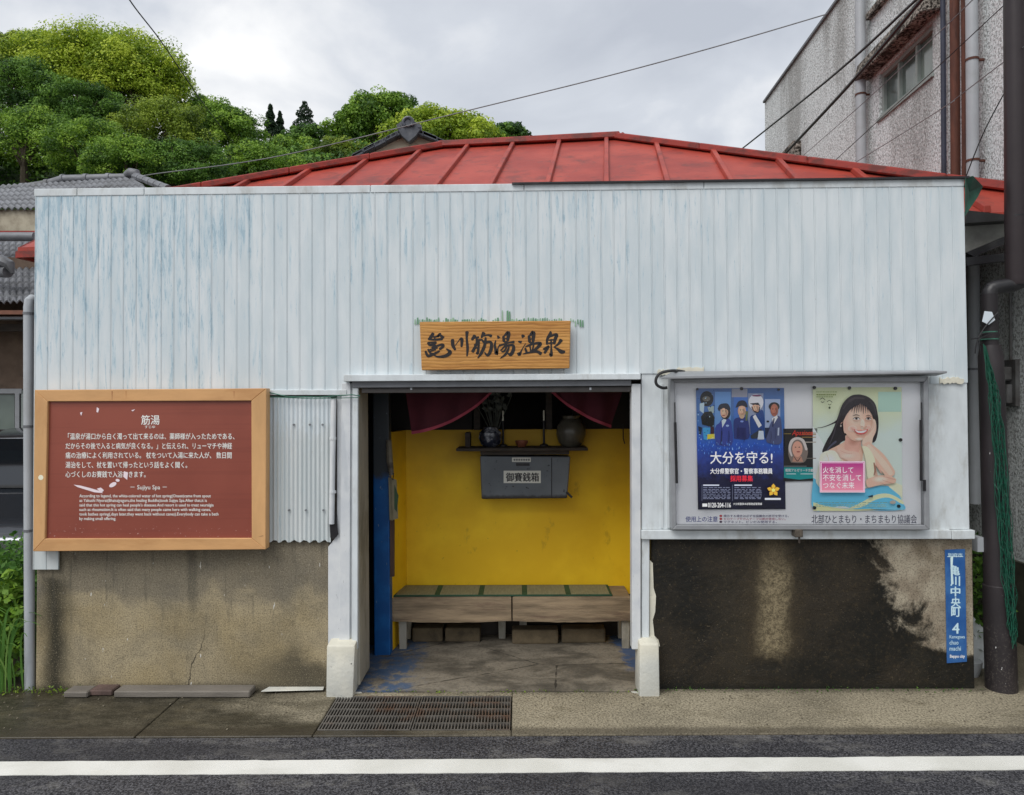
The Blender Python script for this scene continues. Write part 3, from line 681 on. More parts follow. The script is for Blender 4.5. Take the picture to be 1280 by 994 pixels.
# right-hand bracketed canopy under the eave
zc = P(1240,268,.2).z
mm = MB(); mm.prism([P(1208,322,.2), P(1282,313,.2), P(1282,323,.2), P(1208,332,.2)], (0,.06,0)); mm.build('bracket_arm', BLACK, BH)
mm = MB(); mm.prism([P(1208,316,.22), P(1282,285,.22), P(1282,295,.22), P(1218,321,.22)], (0,.05,0)); mm.build('bracket_brace', BLACK, BH)
mm = MB(); mm.prism([P(1207,279,.19), P(1282,274,.19), P(1282,271,.19), P(1210,263,.19)], (0,.1,0)); mm.build('gutter_board', simple('dark_gutter', (44,44,44), .5, var=.3), BH)
mm = MB(); mm.prism([P(1207,280,.3), P(1290,276,.3), P(1290,284,.3), P(1207,318,.3)], (0,.3,.04)); mm.build('soffit_panel', simple('grey_soffit', (150,150,144), .8), BH)

# ------------------------------------------------------------------ text helper
def text(s, x0, y0, x1, y1, Y, mat, parent, bold=0.0, name='lettering', extr=0.0, keep=False, shear=0.0):
    cu = bpy.data.curves.new('t', 'FONT'); cu.body = s; cu.size = 1; cu.offset = 0; cu.shear = shear
    cu.resolution_u = 2
    o = bpy.data.objects.new('t', cu); COL.objects.link(o)
    dg = bpy.context.evaluated_depsgraph_get(); me = bpy.data.meshes.new_from_object(o.evaluated_get(dg))
    n_ = len(me.vertices); co = np.empty(n_*3); me.vertices.foreach_get('co', co); co = co.reshape(-1,3)
    bx0, bx1, by0, by1 = co[:,0].min(), co[:,0].max(), co[:,1].min(), co[:,1].max()
    a_, b_, d_ = P(x0,y1,Y), P(x1,y1,Y), P(x0,y0,Y)
    mm = MB()
    u = (co[:,0]-bx0)/(bx1-bx0); v = (co[:,1]-by0)/(by1-by0)
    if keep: v = (co[:,1]-by0)*((b_.x-a_.x)/(bx1-bx0))/(d_.z-a_.z)
    vs = [tuple(a_ + (b_-a_)*uu + (d_-a_)*vv) for uu, vv in zip(u, v)]
    fs = [tuple(p.vertices) for p in me.polygons]
    bpy.data.objects.remove(o); bpy.data.curves.remove(cu); bpy.data.meshes.remove(me)
    mm.add(vs, fs)
    if bold:
        em = (b_.x-a_.x)/(bx1-bx0); k_ = 0
        for dx, dz in ((bold,0),(-bold,0),(0,bold*.6),(0,-bold*.6)):
            k_ += 1; mm.add([(v_[0]+dx*em, v_[1]-.00004*k_, v_[2]+dz*em) for v_ in vs], fs)
    return mm.build(name, mat, parent)
class Art:
    def __init__(s, Y, fn=lambda x, y: (x, y)): s.m = MB(); s.mats = []; s.Y = Y; s.fn = fn; s.k = 0; s.wm = 1.0
    def _mat(s, c):
        mt = c if isinstance(c, bpy.types.Material) else flat(c)
        if mt not in s.mats: s.mats.append(mt)
        s.m.mi = s.mats.index(mt)
    def poly(s, pts, c, sm=False):
        s._mat(c); s.k += 1; Y = s.Y - s.k*.00012
        if sm: pts = smooth_path(list(pts)+[pts[0]], 4)[:-1]
        s.m.poly([P(*s.fn(x, y), Y) for x, y in pts]); return s
    def rect(s, x0, y0, x1, y1, c): return s.poly([(x0,y1),(x1,y1),(x1,y0),(x0,y0)], c)
    def ell(s, cx, cy, rx, ry, c, rot=0, n=20):
        pts = []
        for i in range(n):
            a = 2*math.pi*i/n; x, y = rx*math.cos(a), ry*math.sin(a)
            pts.append((cx + x*math.cos(rot)-y*math.sin(rot), cy + x*math.sin(rot)+y*math.cos(rot)))
        return s.poly(pts, c)
    def stroke(s, pts, c, sub=6):    # pts (x,y,w)
        s._mat(c); s.k += 1; Y = s.Y - s.k*.00012
        q = smooth_path(pts, sub); n_ = len(q); Lf, Rt = [], []
        for i, (x, y, w_) in enumerate(q):
            dx = q[min(i+1,n_-1)][0]-q[max(i-1,0)][0]; dy = q[min(i+1,n_-1)][1]-q[max(i-1,0)][1]; l_ = math.hypot(dx,dy) or 1
            w2 = max(w_,.5)/2*s.wm
            if i == 0 or i == n_-1: w2 *= .55
            Lf.append((x-dy/l_*w2, y+dx/l_*w2)); Rt.append((x+dy/l_*w2, y-dx/l_*w2))
        vs = [P(*s.fn(x,y), Y) for x, y in Lf+Rt]
        s.m.add(vs, [(i, i+1, n_+i+1, n_+i) for i in range(n_-1)]); return s
    def soft(s, cx, cy, rx, ry, c0, c1, n=6, rot=0):
        for i in range(n):
            t = (i+1)/n; k = 1-(i/n)*.85; s.ell(cx, cy, rx*k, ry*k, tuple(int(a+(b-a)*t) for a, b in zip(c0, c1)), rot)
        return s
    def build(s, name, parent): return s.m.build(name, s.mats, parent)

# ------------------------------------------------------------------ wooden name board
def mk_wood():
    n = N('varnished_oak'); q = n.xyz()
    w_ = n.t.nodes.new('ShaderNodeTexWave'); w_.wave_type = 'BANDS'; w_.bands_direction = 'Z'
    w_.inputs['Scale'].default_value = 17; w_.inputs['Distortion'].default_value = 5.5; w_.inputs['Detail'].default_value = 4; w_.inputs['Detail Scale'].default_value = 1.4
    n.t.links.new(n.pos((.22,1,1)), w_.inputs['Vector'])
    f = w_.outputs[0]
    c = n.mix(n.ss(n.noise(5,4,(.4,1,2)), .3,.7), lin((178,122,58)), lin((204,150,80)))
    c = n.mix(n.ss(f, .22,.03,0,.45), c, lin((120,74,30)))
    c = n.mix(n.ss(n.noise(60,4,(.15,1,2.5)), .52,.68,0,.5), c, lin((138,88,38)))
    return n.done(c, .5, 0, n.bump(f, .25, .003), .4)
WOOD = mk_wood()
NB = thing('name_board', 'varnished wooden name board with black brushed characters above the doorway', 'sign', P(620,462,-.03))
mm = MB(); mm.prism([P(527,463,-.065), P(712,460.5,-.065), P(713.5,401,-.065), P(524.5,402.5,-.065)], (0,.035,0)); mm.build('board', WOOD, NB, bevel=.004)
for sx in (545, 690):
    mm = MB(); rp_(mm, sx, 404, sx+8, 455, -.0295, .024); mm.build('backing_batten', DARKWOOD, NB)
INK = flat((26,20,20), .45, 1.0)
A1 = lambda x, y: (520 + x/12.8, 398 + y/12.8)
A2 = lambda x, y: (615 + x/12.8, 398 + y/12.8)
ch = {
 'a': (A1, [[(280,232,30),(245,290,34),(196,345,22)], [(250,300,14),(330,292,18),(385,252,30),(345,300,16)], [(385,262,22),(440,322,40)], [(196,335,18),(300,342,22),(430,330,26)], [(300,300,16),(300,345,16)],
   [(190,380,26),(230,425,30),(330,385,22)], [(205,385,14),(330,380,18)], [(245,470,20),(340,440,20),(420,420,26),(432,450,28),(370,500,24)], [(240,430,18),(310,432,16),(300,470,14)], [(215,500,14),(350,470,18)],
   [(150,520,22),(185,596,28),(240,592,26),(380,520,22)], [(190,490,20),(235,560,22),(280,560,14)], [(215,530,12),(320,500,14)], [(285,585,12),(345,612,20),(470,602,32),(545,545,38),(510,505,20),(480,490,12)]]),
 'b': (A1, [[(585,330,34),(590,430,36),(632,512,22)], [(625,440,8),(690,350,10),(718,326,26),(735,350,34),(728,462,20)], [(818,205,38),(812,320,24),(825,480,28),(815,612,14)]]),
 'c': (A1, [[(950,268,40),(890,350,26)], [(935,315,16),(1010,300,22)], [(1090,222,42),(1043,315,18)], [(1070,285,14),(1150,268,20),(1215,288,34)], [(975,315,20),(962,420,24),(900,545,34)], [(950,345,16),(1045,345,20)],
   [(1005,350,20),(1000,460,24),(985,560,26),(960,545,10)], [(925,425,16),(990,415,16)], [(915,480,16),(985,470,16)], [(1045,330,14),(1095,385,26),(1175,375,26),(1208,415,32),(1192,520,34),(1145,592,26),(1095,540,12)], [(1115,300,20),(1098,430,30),(1045,555,30),(985,638,10)]]),
 'd': (A2, [[(85,275,12),(115,322,36)], [(62,348,10),(45,430,24),(58,500,28),(72,565,38),(95,480,14),(125,418,14)], [(182,280,26),(190,380,28)], [(185,290,12),(262,232,40),(248,370,26)], [(190,330,12),(245,320,12)], [(190,380,14),(250,372,16)],
   [(108,440,20),(200,410,18),(290,385,18),(360,380,32)], [(245,390,18),(180,470,16),(135,520,14)], [(185,450,20),(325,428,26),(345,490,34),(300,580,34),(250,555,10)], [(235,445,16),(200,520,20),(150,535,14)], [(275,450,16),(225,565,26),(130,642,8)]]),
 'e': (A2, [[(478,262,20),(510,305,42)], [(418,368,16),(475,385,32)], [(422,545,36),(442,580,30),(480,500,12),(540,400,8)], [(590,270,28),(602,392,28)], [(595,290,12),(660,228,42),(655,390,26)], [(600,335,12),(650,325,12)], [(600,392,14),(650,385,14)],
   [(528,470,20),(560,560,26)], [(535,455,16),(650,410,22),(740,398,30),(772,415,34),(690,500,28),(610,540,20)], [(605,430,16),(622,535,16)], [(668,418,16),(645,515,18)], [(490,572,10),(620,540,20),(720,532,28),(792,572,36)]]),
 'f': (A2, [[(935,203,12),(932,255,36),(885,330,26),(880,425,22)], [(900,305,18),(1000,262,24),(1035,270,34),(1012,330,34),(992,415,26)], [(900,350,14),(1005,342,14)], [(895,398,16),(990,392,18)], [(945,330,18),(948,470,18),(948,592,32),(915,560,8)],
   [(818,500,22),(880,462,22),(905,455,22),(835,562,28)], [(1112,335,40),(1062,410,24),(990,460,10)], [(985,455,12),(1050,492,24),(1112,535,42),(1172,532,20)]]),
}
for k, (fn, strokes) in ch.items():
    A = Art(-.0655, fn); A.wm = 1.6
    for s_ in strokes: A.stroke(s_, INK)
    A.build('character', NB)

# ------------------------------------------------------------------ red information board
IB = thing('information_board', 'large reddish brown information board in a tan wooden frame, white Japanese and English text', 'sign', P(186,690,-.05))
TAN = simple('tan_wood_paint', (204,156,104), .5, var=.10, sc=6, bs=.2, dirt=(168,112,64), da=.35, stretch=(.6,1,2))
TANV = simple('tan_wood_stile', (206,160,108), .5, var=.10, sc=6, bs=.2, dirt=(168,112,64), da=.35, stretch=(2,1,.6))
oc = [(41,689.5),(332,687),(333,485.5),(43,487.5)]; ic = [(56,673.5),(314.5,673),(314,501),(59.5,502)]
def rail(a_, b_, c_, d_, mt):
    mm = MB(); mm.prism([P(*a_,-.085), P(*b_,-.085), P(*c_,-.085), P(*d_,-.085)], (0,.065,0)); mm.build('frame_rail', mt, IB, bevel=.003)
rail(oc[0], oc[1], ic[1], ic[0], TAN); rail(oc[1], oc[2], ic[2], ic[1], TANV); rail(ic[3], ic[2], oc[2], oc[3], TAN); rail(oc[0], ic[0], ic[3], oc[3], TANV)
n = N('maroon_board_face'); c_ = n.mix(n.ss(n.noise(1.5,4), .3,.7), lin((132,66,52)), lin((146,76,60)))
bl = n.ma('MULTIPLY', n.ss(n.noise(3,4,(.3,1,18)), .55,.62,0,.18), 1.0); c_ = n.mix(bl, c_, lin((112,54,44)))
q = n.xyz(); sp = n.ma('MULTIPLY', n.ss(n.noise(75,3,rough=.7), .655,.69), n.ma('MULTIPLY', n.ss(n.ma('ADD', q[2], n.ma('MULTIPLY', n.noise(3,3), .12)), 1.06, 1.0), n.ss(q[2], .90,.94)))
c_ = n.mix(n.ma('MULTIPLY', sp, .8), c_, lin((220,200,196)))
MAROON = n.done(c_, .38, 0, None, .5)
mm = MB(); mm.prism([P(x,y,-.068) for x,y in ((54,675),(316,675),(316,499),(57,500))], (0,.02,0)); mm.build('board_face', MAROON, IB)
mm = MB(); mm.prism([P(x,y,-.045) for x,y in ((52,680),(322,680),(322,492),(54,493))], (0,.035,0)); mm.build('back_panel', DARKWOOD, IB)
CREAM = flat((232,216,206), .5)
TY = -.0690
text('筋湯', 176.5, 519, 199.5, 531, TY, CREAM, IB, .012)
text('すじゆ', 181, 532, 194, 535.5, TY, CREAM, IB, .01)
rows = [('「温泉が湯口から白く濁って出て来るのは、薬師様が入ったためである、', 85, 541.5, 293, 549.5), ('だからその後で入ると病気が良くなる。」と伝えられ、リューマチや神経', 82, 553.5, 290, 561.5),
 ('痛の治療によく利用されている。 杖をついて入湯に来た人が、 数日間', 82, 565.2, 289.5, 573.2), ('湯治をして、杖を置いて帰ったという話をよく聞く。', 82, 577.2, 234, 585.2), ('心づくしのお賽銭で入浴できます。', 82, 589, 182, 597)]
for s_, x0, y0, x1, y1 in rows: text(s_, x0, y0, x1, y1, TY, CREAM, IB, .012)
text('－ Sujiyu Spa －', 163, 606.5, 208.5, 613.5, TY, CREAM, IB, .006)
en = [('According to legend, the white-colored water of hot spring(Onsen)came from spout', 263.5), ('as Yakushi Nyorai(Bhaisajyaguru,the healing Buddha)took Sujiyu Spa.After that,it is', 258.5),
 ("said that this hot spring can heal people's diseases.And resort is used to treat neuralgia", 267), ('such as rheumatism.It is often said that many people came here with walking canes,', 263.5),
 ('took bathes spring(,days later,they went back without canes).Everybody can take a bath', 273), ('by making small offering.', 145)]
for i, (s_, xe) in enumerate(en): text(s_, 99.3, 618+i*5.68, xe, 623.0+i*5.68, TY, CREAM, IB, .012)
A = Art(-.0692); SCR = flat((216,196,200))
A.poly([(92,606),(100,607),(112,610),(124,613.5),(129,616.5),(118,615.5),(105,611.5),(97,609)], SCR); A.poly([(121,611),(126,609.5),(130,613),(127,616)], SCR); A.ell(141,606,5,2.6,SCR,-.5); A.ell(147,600.5,2.6,1.8,SCR,.2)
A.poly([(121,509),(124,511),(122.5,516),(120.5,515)], SCR); A.poly([(100,516),(103,515),(101.5,520)], SCR); A.poly([(155,589),(160,591),(159,600),(154,596)], SCR); A.poly([(164,513),(169,511.5),(166,514.5)], SCR)
A.build('scratches', IB)['kind'] = 'stuff'
A = Art(-.0852); A.ell(51,597,3.2,3.2,(226,208,184)); A.poly([(139.6,489),(140.6,489),(140.3,500),(139.9,500)], (140,84,50)); A.poly([(157,489),(158,489),(157.6,499)], (160,104,60)); A.poly([(292,489),(293,489),(292.6,499)], (150,94,56)); A.poly([(322,671),(329,669.5),(329,670.2)], (96,70,50)); A.build('frame_marks', IB)

# ------------------------------------------------------------------ notice board
NO = thing('notice_board', 'aluminium framed notice board with top hood and clear door, holding three posters', 'notice board', P(1000,664,-.02))
BACKC = simple('white_board_sheet', (228,229,232), .5, var=.03, sc=3, bs=.1)
nbk = -.035
mm = MB(); mm.prism([P(x,y,nbk) for x,y in rect(842,477,1156,659)], (0,.03,0)); mm.build('back_sheet', BACKC, NO)
FY = -.075
def frm(pts, name='frame_rail'): mm = MB(); mm.prism([P(x,y,FY) for x,y in pts], (0,.07,0)); mm.build(name, ALU, NO, bevel=.003)
o4 = [(840,662.5),(1162.5,662.5),(1160.5,471),(838,472)]; i4 = [(845.5,656.5),(1156,656.5),(1155,477.5),(843.5,478)]
frm([o4[0], o4[1], i4[1], i4[0]]); frm([o4[1], o4[2], i4[2], i4[1]]); frm([i4[3], i4[2], o4[2], o4[3]]); frm([o4[0], i4[0], i4[3], o4[3]])
hp = [P(825,474,-.15), P(1184,466.5,-.15), P(1184,464,-.15), P(829,470.5,-.15)]
hb = [P(842,471,-.02), P(1170,470,-.02), P(1170,463,-.02), P(842,464,-.02)]
mm = MB(); mm.hexa(hp, hb); mm.build('hood', ALU, NO, bevel=.002)
n = N('clear_acrylic'); t_ = n.t; t_.nodes.remove(n.b)
out = [x for x in t_.nodes if x.type == 'OUTPUT_MATERIAL'][0]; tr = t_.nodes.new('ShaderNodeBsdfTransparent'); gl = t_.nodes.new('ShaderNodeBsdfGlossy'); gl.inputs['Roughness'].default_value = .03
fr = t_.nodes.new('ShaderNodeFresnel'); fr.inputs[0].default_value = 1.22; ms = t_.nodes.new('ShaderNodeMixShader'); tr.inputs[0].default_value = (.998,.999,.999,1)
t_.links.new(fr.outputs[0], ms.inputs[0]); t_.links.new(tr.outputs[0], ms.inputs[1]); t_.links.new(gl.outputs[0], ms.inputs[2]); t_.links.new(ms.outputs[0], out.inputs[0]); ACRYL = n.m
mm = MB(); mm.prism([P(x,y,-.066) for x,y in rect(844,478,1155.5,656)], (0,.003,0)); mm.build('door_pane', ACRYL, NO)
for pts in ([(843.5,503,1.6),(844.5,560,1.6)], [(1152,503,1.6),(1152.5,545,1.6)]):
    mm = MB(); mm.tube([P(pts[0][0],pts[0][1],-.082), P(pts[1][0],pts[1][1],-.082)], .0035, 8); mm.build('strut_rod', BLACK, NO)
for a_, b_ in (((844,528),(846,604)), ((1151,525),(1151.5,601))):
    mm = MB(); mm.tube([P(*a_,-.082), P(*b_,-.082)], .0075, 10); mm.build('gas_strut', BLACK, NO, smooth=True)
mm = MB(); rp_(mm, 1154, 600, 1157.5, 614, -.082, .006); mm.build('strut_bracket', BLACK, NO)
mm = MB(); rp_(mm, 994, 662, 1004, 672, -.085, .06); mm.build('latch', simple('rusty_latch', (100,92,82), .5, .5, var=.4, sc=60), NO, bevel=.004)
mm = MB(); mm.tube([P(999,672,-.07), P(999,679,-.07)], .006, 8); mm.build('latch_bolt', DARKWOOD, NO)
BLU = flat((52,62,124))
NY = -.0358
text('使用上の注意', 857, 645.5, 897, 652.5, NY, BLU, NO, .012)
for i, (s_, xe, cc) in enumerate((('掲示する場合は必ず当協議会の許可を受ける。', 986, (60,54,96)), ('セロテープやガムテープは絶対使用しない。', 982, (150,70,100)), ('マグネット、ピンのみ使用する。', 971, (60,54,96)))):
    yy = 643.5 + i*3.7
    text(s_, 904.5, yy, xe, yy+3.2, NY, flat(cc), NO, .01)
    A = Art(NY); A.ell(901, yy+1.5, 1.8, 1.4, (160,40,50) if i < 2 else (60,40,60)); A.build('bullet_mark', NO)
text('北部ひとまもり・まちまもり協議会', 1014.5, 643.5, 1146, 654.5, NY, flat((58,60,78)), NO, .008)

def gradmat(name, stops, rough=.4, horiz=0, nscale=0, gain=1.1):
    # print gradient over height z (flat print)
    n = N(name); q = n.xyz(); z0, z1 = stops[0][0], stops[-1][0]
    v = n.ma('DIVIDE', n.ma('SUBTRACT', q[2], z0), z1-z0, clamp=True)
    if nscale: v = n.ma('ADD', v, n.ma('MULTIPLY', n.ma('SUBTRACT', n.noise(nscale,4), .5), .25), clamp=True)
    c = n.ramp(v, [((s_[0]-z0)/(z1-z0), tuple(min(.85, k*gain) for k in lin(s_[1]))) for s_ in stops]); return n.done(c, rough)
def curl(u, v): return .0025*math.sin(u*5+v*3)
PY = -.045
def sheet(corners, mat, parent, cur=.004):
    a_, b_, c_, d_ = [P(x,y,PY+.0004) for x,y in corners]    # bl br tr tl
    def fn(u, v):
        q = (a_*(1-u)+b_*u)*(1-v) + (d_*(1-u)+c_*u)*v; return q
    mm = MB(); mm.grid(6, 6, fn); return mm.build('paper', mat, parent, solid=.0004)
# police recruitment poster
PO = thing('recruitment_poster', 'dark blue police recruitment poster with five uniformed figures, left in the notice board', 'poster', P(926,637,PY), 'posters in the notice board')
zb_, zt_ = P(926,637,PY).z, P(926,485,PY).z; zz_ = lambda py: P(926,py,PY).z
BGP = gradmat('blue_poster_print', [(zz_(637),(18,20,44)), (zz_(600),(24,26,66)), (zz_(575),(44,66,150)), (zz_(556),(36,88,190)), (zz_(530),(64,112,176)), (zz_(485),(70,104,158))], nscale=24)
sheet([(872.5,637),(982,636.5),(980,485),(870,485.5)], BGP, PO)
fn6 = lambda x, y: (860 + x/10.24, 480 + y/10.24)
A = Art(PY-.0004, fn6)
SK = (206,164,138); NV = (40,52,112); NV2 = (52,66,140); LB = (120,156,200)
A.rect(345,100,548,560,(96,138,190)); A.rect(560,60,760,170,(140,142,156)); A.rect(585,170,762,700,(60,104,176)); A.rect(770,120,965,640,(128,138,164)); A.rect(985,195,1180,600,(150,166,196))
A.ell(240,190,86,98,(26,28,34)); A.ell(235,190,50,34,(96,92,84)); A.poly([(150,250),(210,240),(200,380),(150,340)],(170,190,200)); A.poly([(250,300),(330,280),(330,370),(280,390)],(150,165,160)); A.poly([(165,420),(210,360),(300,350),(340,430),(330,560),(180,520)],(20,24,26)); A.poly([(190,560),(290,560),(260,720),(200,710)],(60,150,200)); A.poly([(285,540),(335,560),(335,650),(290,640)],(60,30,40)); A.poly([(250,645),(340,640),(340,700),(245,710)],(214,196,60)); A.poly([(130,540),(180,560),(170,650),(140,640)],(20,34,60))
A.poly([(355,780),(350,560),(400,500),(440,450),(515,440),(560,520),(560,780)],NV2,True); A.poly([(430,470),(480,430),(490,470),(440,560)],(196,206,226)); A.ell(480,370,64,84,(40,34,40)); A.ell(464,360,50,74,SK); A.poly([(380,320),(410,262),(500,250),(538,300),(530,340),(430,320),(400,350)],(36,38,52),True); A.ell(505,535,20,14,(150,170,220)); A.poly([(425,600),(440,600),(430,780),(415,780)],(20,24,70)); A.ell(452,405,18,5,(150,70,70))
A.poly([(590,700),(585,480),(640,430),(745,430),(780,520),(775,700)],NV,True); A.poly([(625,560),(740,560),(750,700),(620,700)],(30,36,92)); A.ell(690,345,52,76,SK); A.ell(690,400,36,46,(190,160,130)); A.poly([(610,305),(640,230),(700,210),(745,235),(758,300),(690,280)],(26,30,50),True); A.poly([(735,350),(770,350),(760,470),(735,470)],(96,110,70)); A.ell(690,480,22,12,(120,140,200))
A.poly([(800,640),(795,430),(860,390),(960,340),(968,620)],(28,62,124),True); A.ell(870,235,96,104,(206,206,212)); A.ell(868,308,50,54,SK); A.poly([(790,250),(900,240),(930,290),(900,270),(830,270)],(36,36,44)); A.stroke([(815,290,12),(850,350,14),(900,360,14),(920,290,12)],(30,32,40)); A.poly([(828,420),(862,390),(945,530),(905,562)],(214,220,232)); A.poly([(800,660),(940,570),(950,620),(880,700),(810,700)],(40,48,60)); A.poly([(905,600),(965,600),(975,710),(890,712)],(190,200,216)); A.ell(880,150,60,12,(110,60,90))
A.poly([(1010,750),(1000,660),(1085,450),(1165,410),(1195,500),(1190,760)],(70,78,116),True); A.ell(1103,290,70,56,(34,30,34)); A.ell(1105,335,50,80,(168,104,84)); A.poly([(1075,440),(1140,400),(1150,430),(1095,520)],(220,224,236)); A.poly([(1095,440),(1110,440),(1090,560),(1075,540)],(30,34,70)); A.ell(1022,480,18,12,(26,26,32)); A.poly([(985,560),(1050,560),(1000,700),(985,690)],(24,34,64)); A.poly([(1150,560),(1170,560),(1165,660),(1145,660)],(170,180,200))
for fx_, fy_, fs in ((464,360,1.0),(690,345,1.0),(868,312,.9),(1105,335,1.1)):
    base_ = (206,164,138) if fx_ != 1105 else (168,104,84)
    A.soft(fx_-8, fy_-6, 30*fs, 46*fs, base_, tuple(min(255,int(c*1.13)) for c in base_), 4); A.soft(fx_+28*fs, fy_+8, 14*fs, 46*fs, base_, tuple(int(c*.78) for c in base_), 3)
    for sx in (-17, 15): A.ell(fx_+sx*fs, fy_-6, 6*fs, 3.6*fs, (46,30,28)); A.stroke([(fx_+(sx-10)*fs, fy_-17, 3),(fx_+sx*fs, fy_-21, 5),(fx_+(sx+10)*fs, fy_-17, 3)], (50,36,32), 3)
    A.stroke([(fx_-1, fy_-4, 2),(fx_-5*fs, fy_+16, 4),(fx_+4*fs, fy_+18, 3)], tuple(int(c*.76) for c in base_), 3); A.stroke([(fx_-14*fs, fy_+36*fs, 3),(fx_, fy_+41*fs, 6),(fx_+14*fs, fy_+35*fs, 3)], (150,70,66), 3)
for lx, ly in ((430,560),(520,600),(640,520),(720,600),(1060,600),(1120,560)): A.stroke([(lx,ly,5),(lx+6,ly+70,9),(lx-6,ly+150,5)], (30,38,86) if lx < 800 else (54,60,92), 4)
random.seed(3)
for i in range(90):
    x_, y_ = random.uniform(130,1180), random.uniform(730,880); A.rect(x_, y_, x_+random.uniform(3,9), y_+random.uniform(5,28), random.choice([(90,140,230),(60,110,220),(130,170,235)]))
for i in range(50):
    x_, y_ = random.uniform(118,340), random.uniform(60,720); A.rect(x_, y_, x_+random.uniform(4,16), y_+random.uniform(4,14), random.choice([(120,160,200),(30,44,80),(160,190,215),(20,30,50)]))
A.build('artwork', PO)
ty = PY-.02*0-.0006-.00012*260
ty = PY-.033
ty = PY - .0004 - .00012*(A.k+3)
WT = flat((232,234,240))
text('大分を守る!', 888, 564.5, 965.5, 580, ty, WT, PO, .012); text('大分県警察官・警察事務職員', 888, 585.5, 965.5, 592.5, ty, WT, PO, .03)
text('採用募集', 913, 594.5, 941, 602, ty, flat((210,36,56)), PO, .03)
text('0120-204-116', 885, 628.5, 913.5, 634.5, ty, WT, PO, .03); text('大分県警察本部警務部警務課', 916.5, 628.5, 952.5, 631.5, ty, WT, PO, .012)
A = Art(ty)
for (x0, x1, col_) in ((879,897,0),(918,938,1)):
    A.rect(x0, 605.8, x1+2, 607.4, (190,196,214))
    for r_, yy in enumerate((609.2,611.6,613.4,615.2,617.4,619.6,621.4,623.0)):
        x_ = x0
        while x_ < x0+33:
            w_ = random.uniform(1.5,6); A.rect(x_, yy, min(x_+w_, x0+34), yy+.8, (120,126,152)); x_ += w_ + random.uniform(.6,2.5)
A.rect(877.3,606,877.7,626,(110,116,140)); A.rect(915.4,606,915.8,626,(110,116,140))
A.rect(956,622.5,976,625,(200,204,214)); A.rect(878,629.5,884,633.5,(210,214,224))
A.build('small_print', PO)
A = Art(ty-.002*0-.0001)
cx, cy = 966.8, 612.8
for k in range(5):
    a_ = -math.pi/2 + 2*math.pi*k/5; A.poly([(cx+8.2*math.cos(a_), cy+8.2*math.sin(a_)), (cx+5.8*math.cos(a_+.45), cy+5.8*math.sin(a_+.45)), (cx,cy), (cx+5.8*math.cos(a_-.45), cy+5.8*math.sin(a_-.45))], (224,168,52))
    b_ = a_ + math.pi/5; A.poly([(cx+5.6*math.cos(b_), cy+5.6*math.sin(b_)), (cx+2.5*math.cos(b_+.5), cy+2.5*math.sin(b_+.5)), (cx+2.5*math.cos(b_-.5), cy+2.5*math.sin(b_-.5))], (176,120,30))
A.ell(cx,cy,2.2,2.2,(244,210,110)); A.build('emblem', PO)
# concert flyer
FL = thing('concert_flyer', 'small black and teal flyer with a grey haired portrait between the two big posters', 'poster', P(1000,602,PY), 'posters in the notice board')
sheet([(979.5,602),(1022.5,601),(1021.5,535.5),(979,536)], flat((28,25,26)), FL)
fn4 = lambda x, y: (970 + x/5.23, 475 + y/5.23)
A = Art(PY-.0004, fn4)
A.poly([(52,640),(150,652),(276,640),(276,572),(52,572)], (22,140,140)); A.poly([(98,540),(80,480),(92,400),(130,376),(172,392),(206,450),(205,495),(180,540)], (120,108,100), True); A.poly([(106,535),(120,490),(165,500),(178,535)], (176,130,112)); A.ell(140,452,34,52,(204,152,132)); A.stroke([(104,500,10),(90,450,16),(104,400,20),(140,382,16),(178,400,18),(200,460,16)],(196,188,184)); A.ell(146,470,12,4,(150,60,60)); A.ell(128,440,5,3,(50,36,34)); A.ell(152,440,5,3,(50,36,34)); A.stroke([(118,500,4),(140,530,5),(160,505,4)],(60,40,40))
for yy in (345,355,372): A.rect(170, yy, 262, yy+5, (150,120,70))
A.rect(190,404,262,410,(170,160,150)); A.rect(200,510,262,515,(110,104,96)); A.rect(52,562,200,566,(120,130,130)); A.rect(68,612,130,617,(190,230,226)); A.rect(160,612,262,617,(190,230,226)); A.rect(50,350,98,354,(140,120,60))
A.build('artwork', FL)
text('Apasiona', 990, 538, 1016, 546, PY-.005, flat((206,60,48)), FL, .01, shear=.3); text('昭和アルゼリーチ交歓祭', 982, 586, 1020.5, 590, PY-.005, flat((220,240,236)), FL, .02)
# fire-safety poster with a woman
WP = thing('fire_safety_poster', 'pale green poster of a smiling woman resting her cheek on one hand, pink slogan box', 'poster', P(1071,637,PY), 'posters in the notice board')
z3 = lambda py: P(1071,py,PY).z
BGW = gradmat('pale_poster_print', [(z3(637),(196,214,196)), (z3(600),(206,220,210)), (z3(545),(204,218,212)), (z3(510),(206,214,182)), (z3(485),(196,202,162))], nscale=9, gain=1.15)
sheet([(1017,636.5),(1128,638),(1127,484),(1016,484.5)], BGW, WP)
fn7 = lambda x, y: (970 + x/5.23, 475 + y/5.23)
A = Art(PY-.0004, fn7)
A.rect(668,78,818,208,(162,192,178))
A.poly([(240,300),(480,700),(480,840),(244,840)], (206,226,216))
A.poly([(244,640),(330,690),(420,720),(600,700),(760,700),(826,800),(826,850),(560,850),(420,825),(244,850)], (96,180,214), True)
A.poly([(244,800),(330,826),(470,848),(640,842),(826,852),(826,846),(500,856),(244,856)], (214,222,160))
A.poly([(470,842),(560,800),(650,752),(740,745),(826,790),(826,812),(740,770),(650,784),(560,832)], (226,224,170), True)
A.poly([(620,845),(720,800),(826,832),(826,850)], (112,186,212), True); A.poly([(700,640),(826,690),(826,770),(740,700)], (228,226,182))
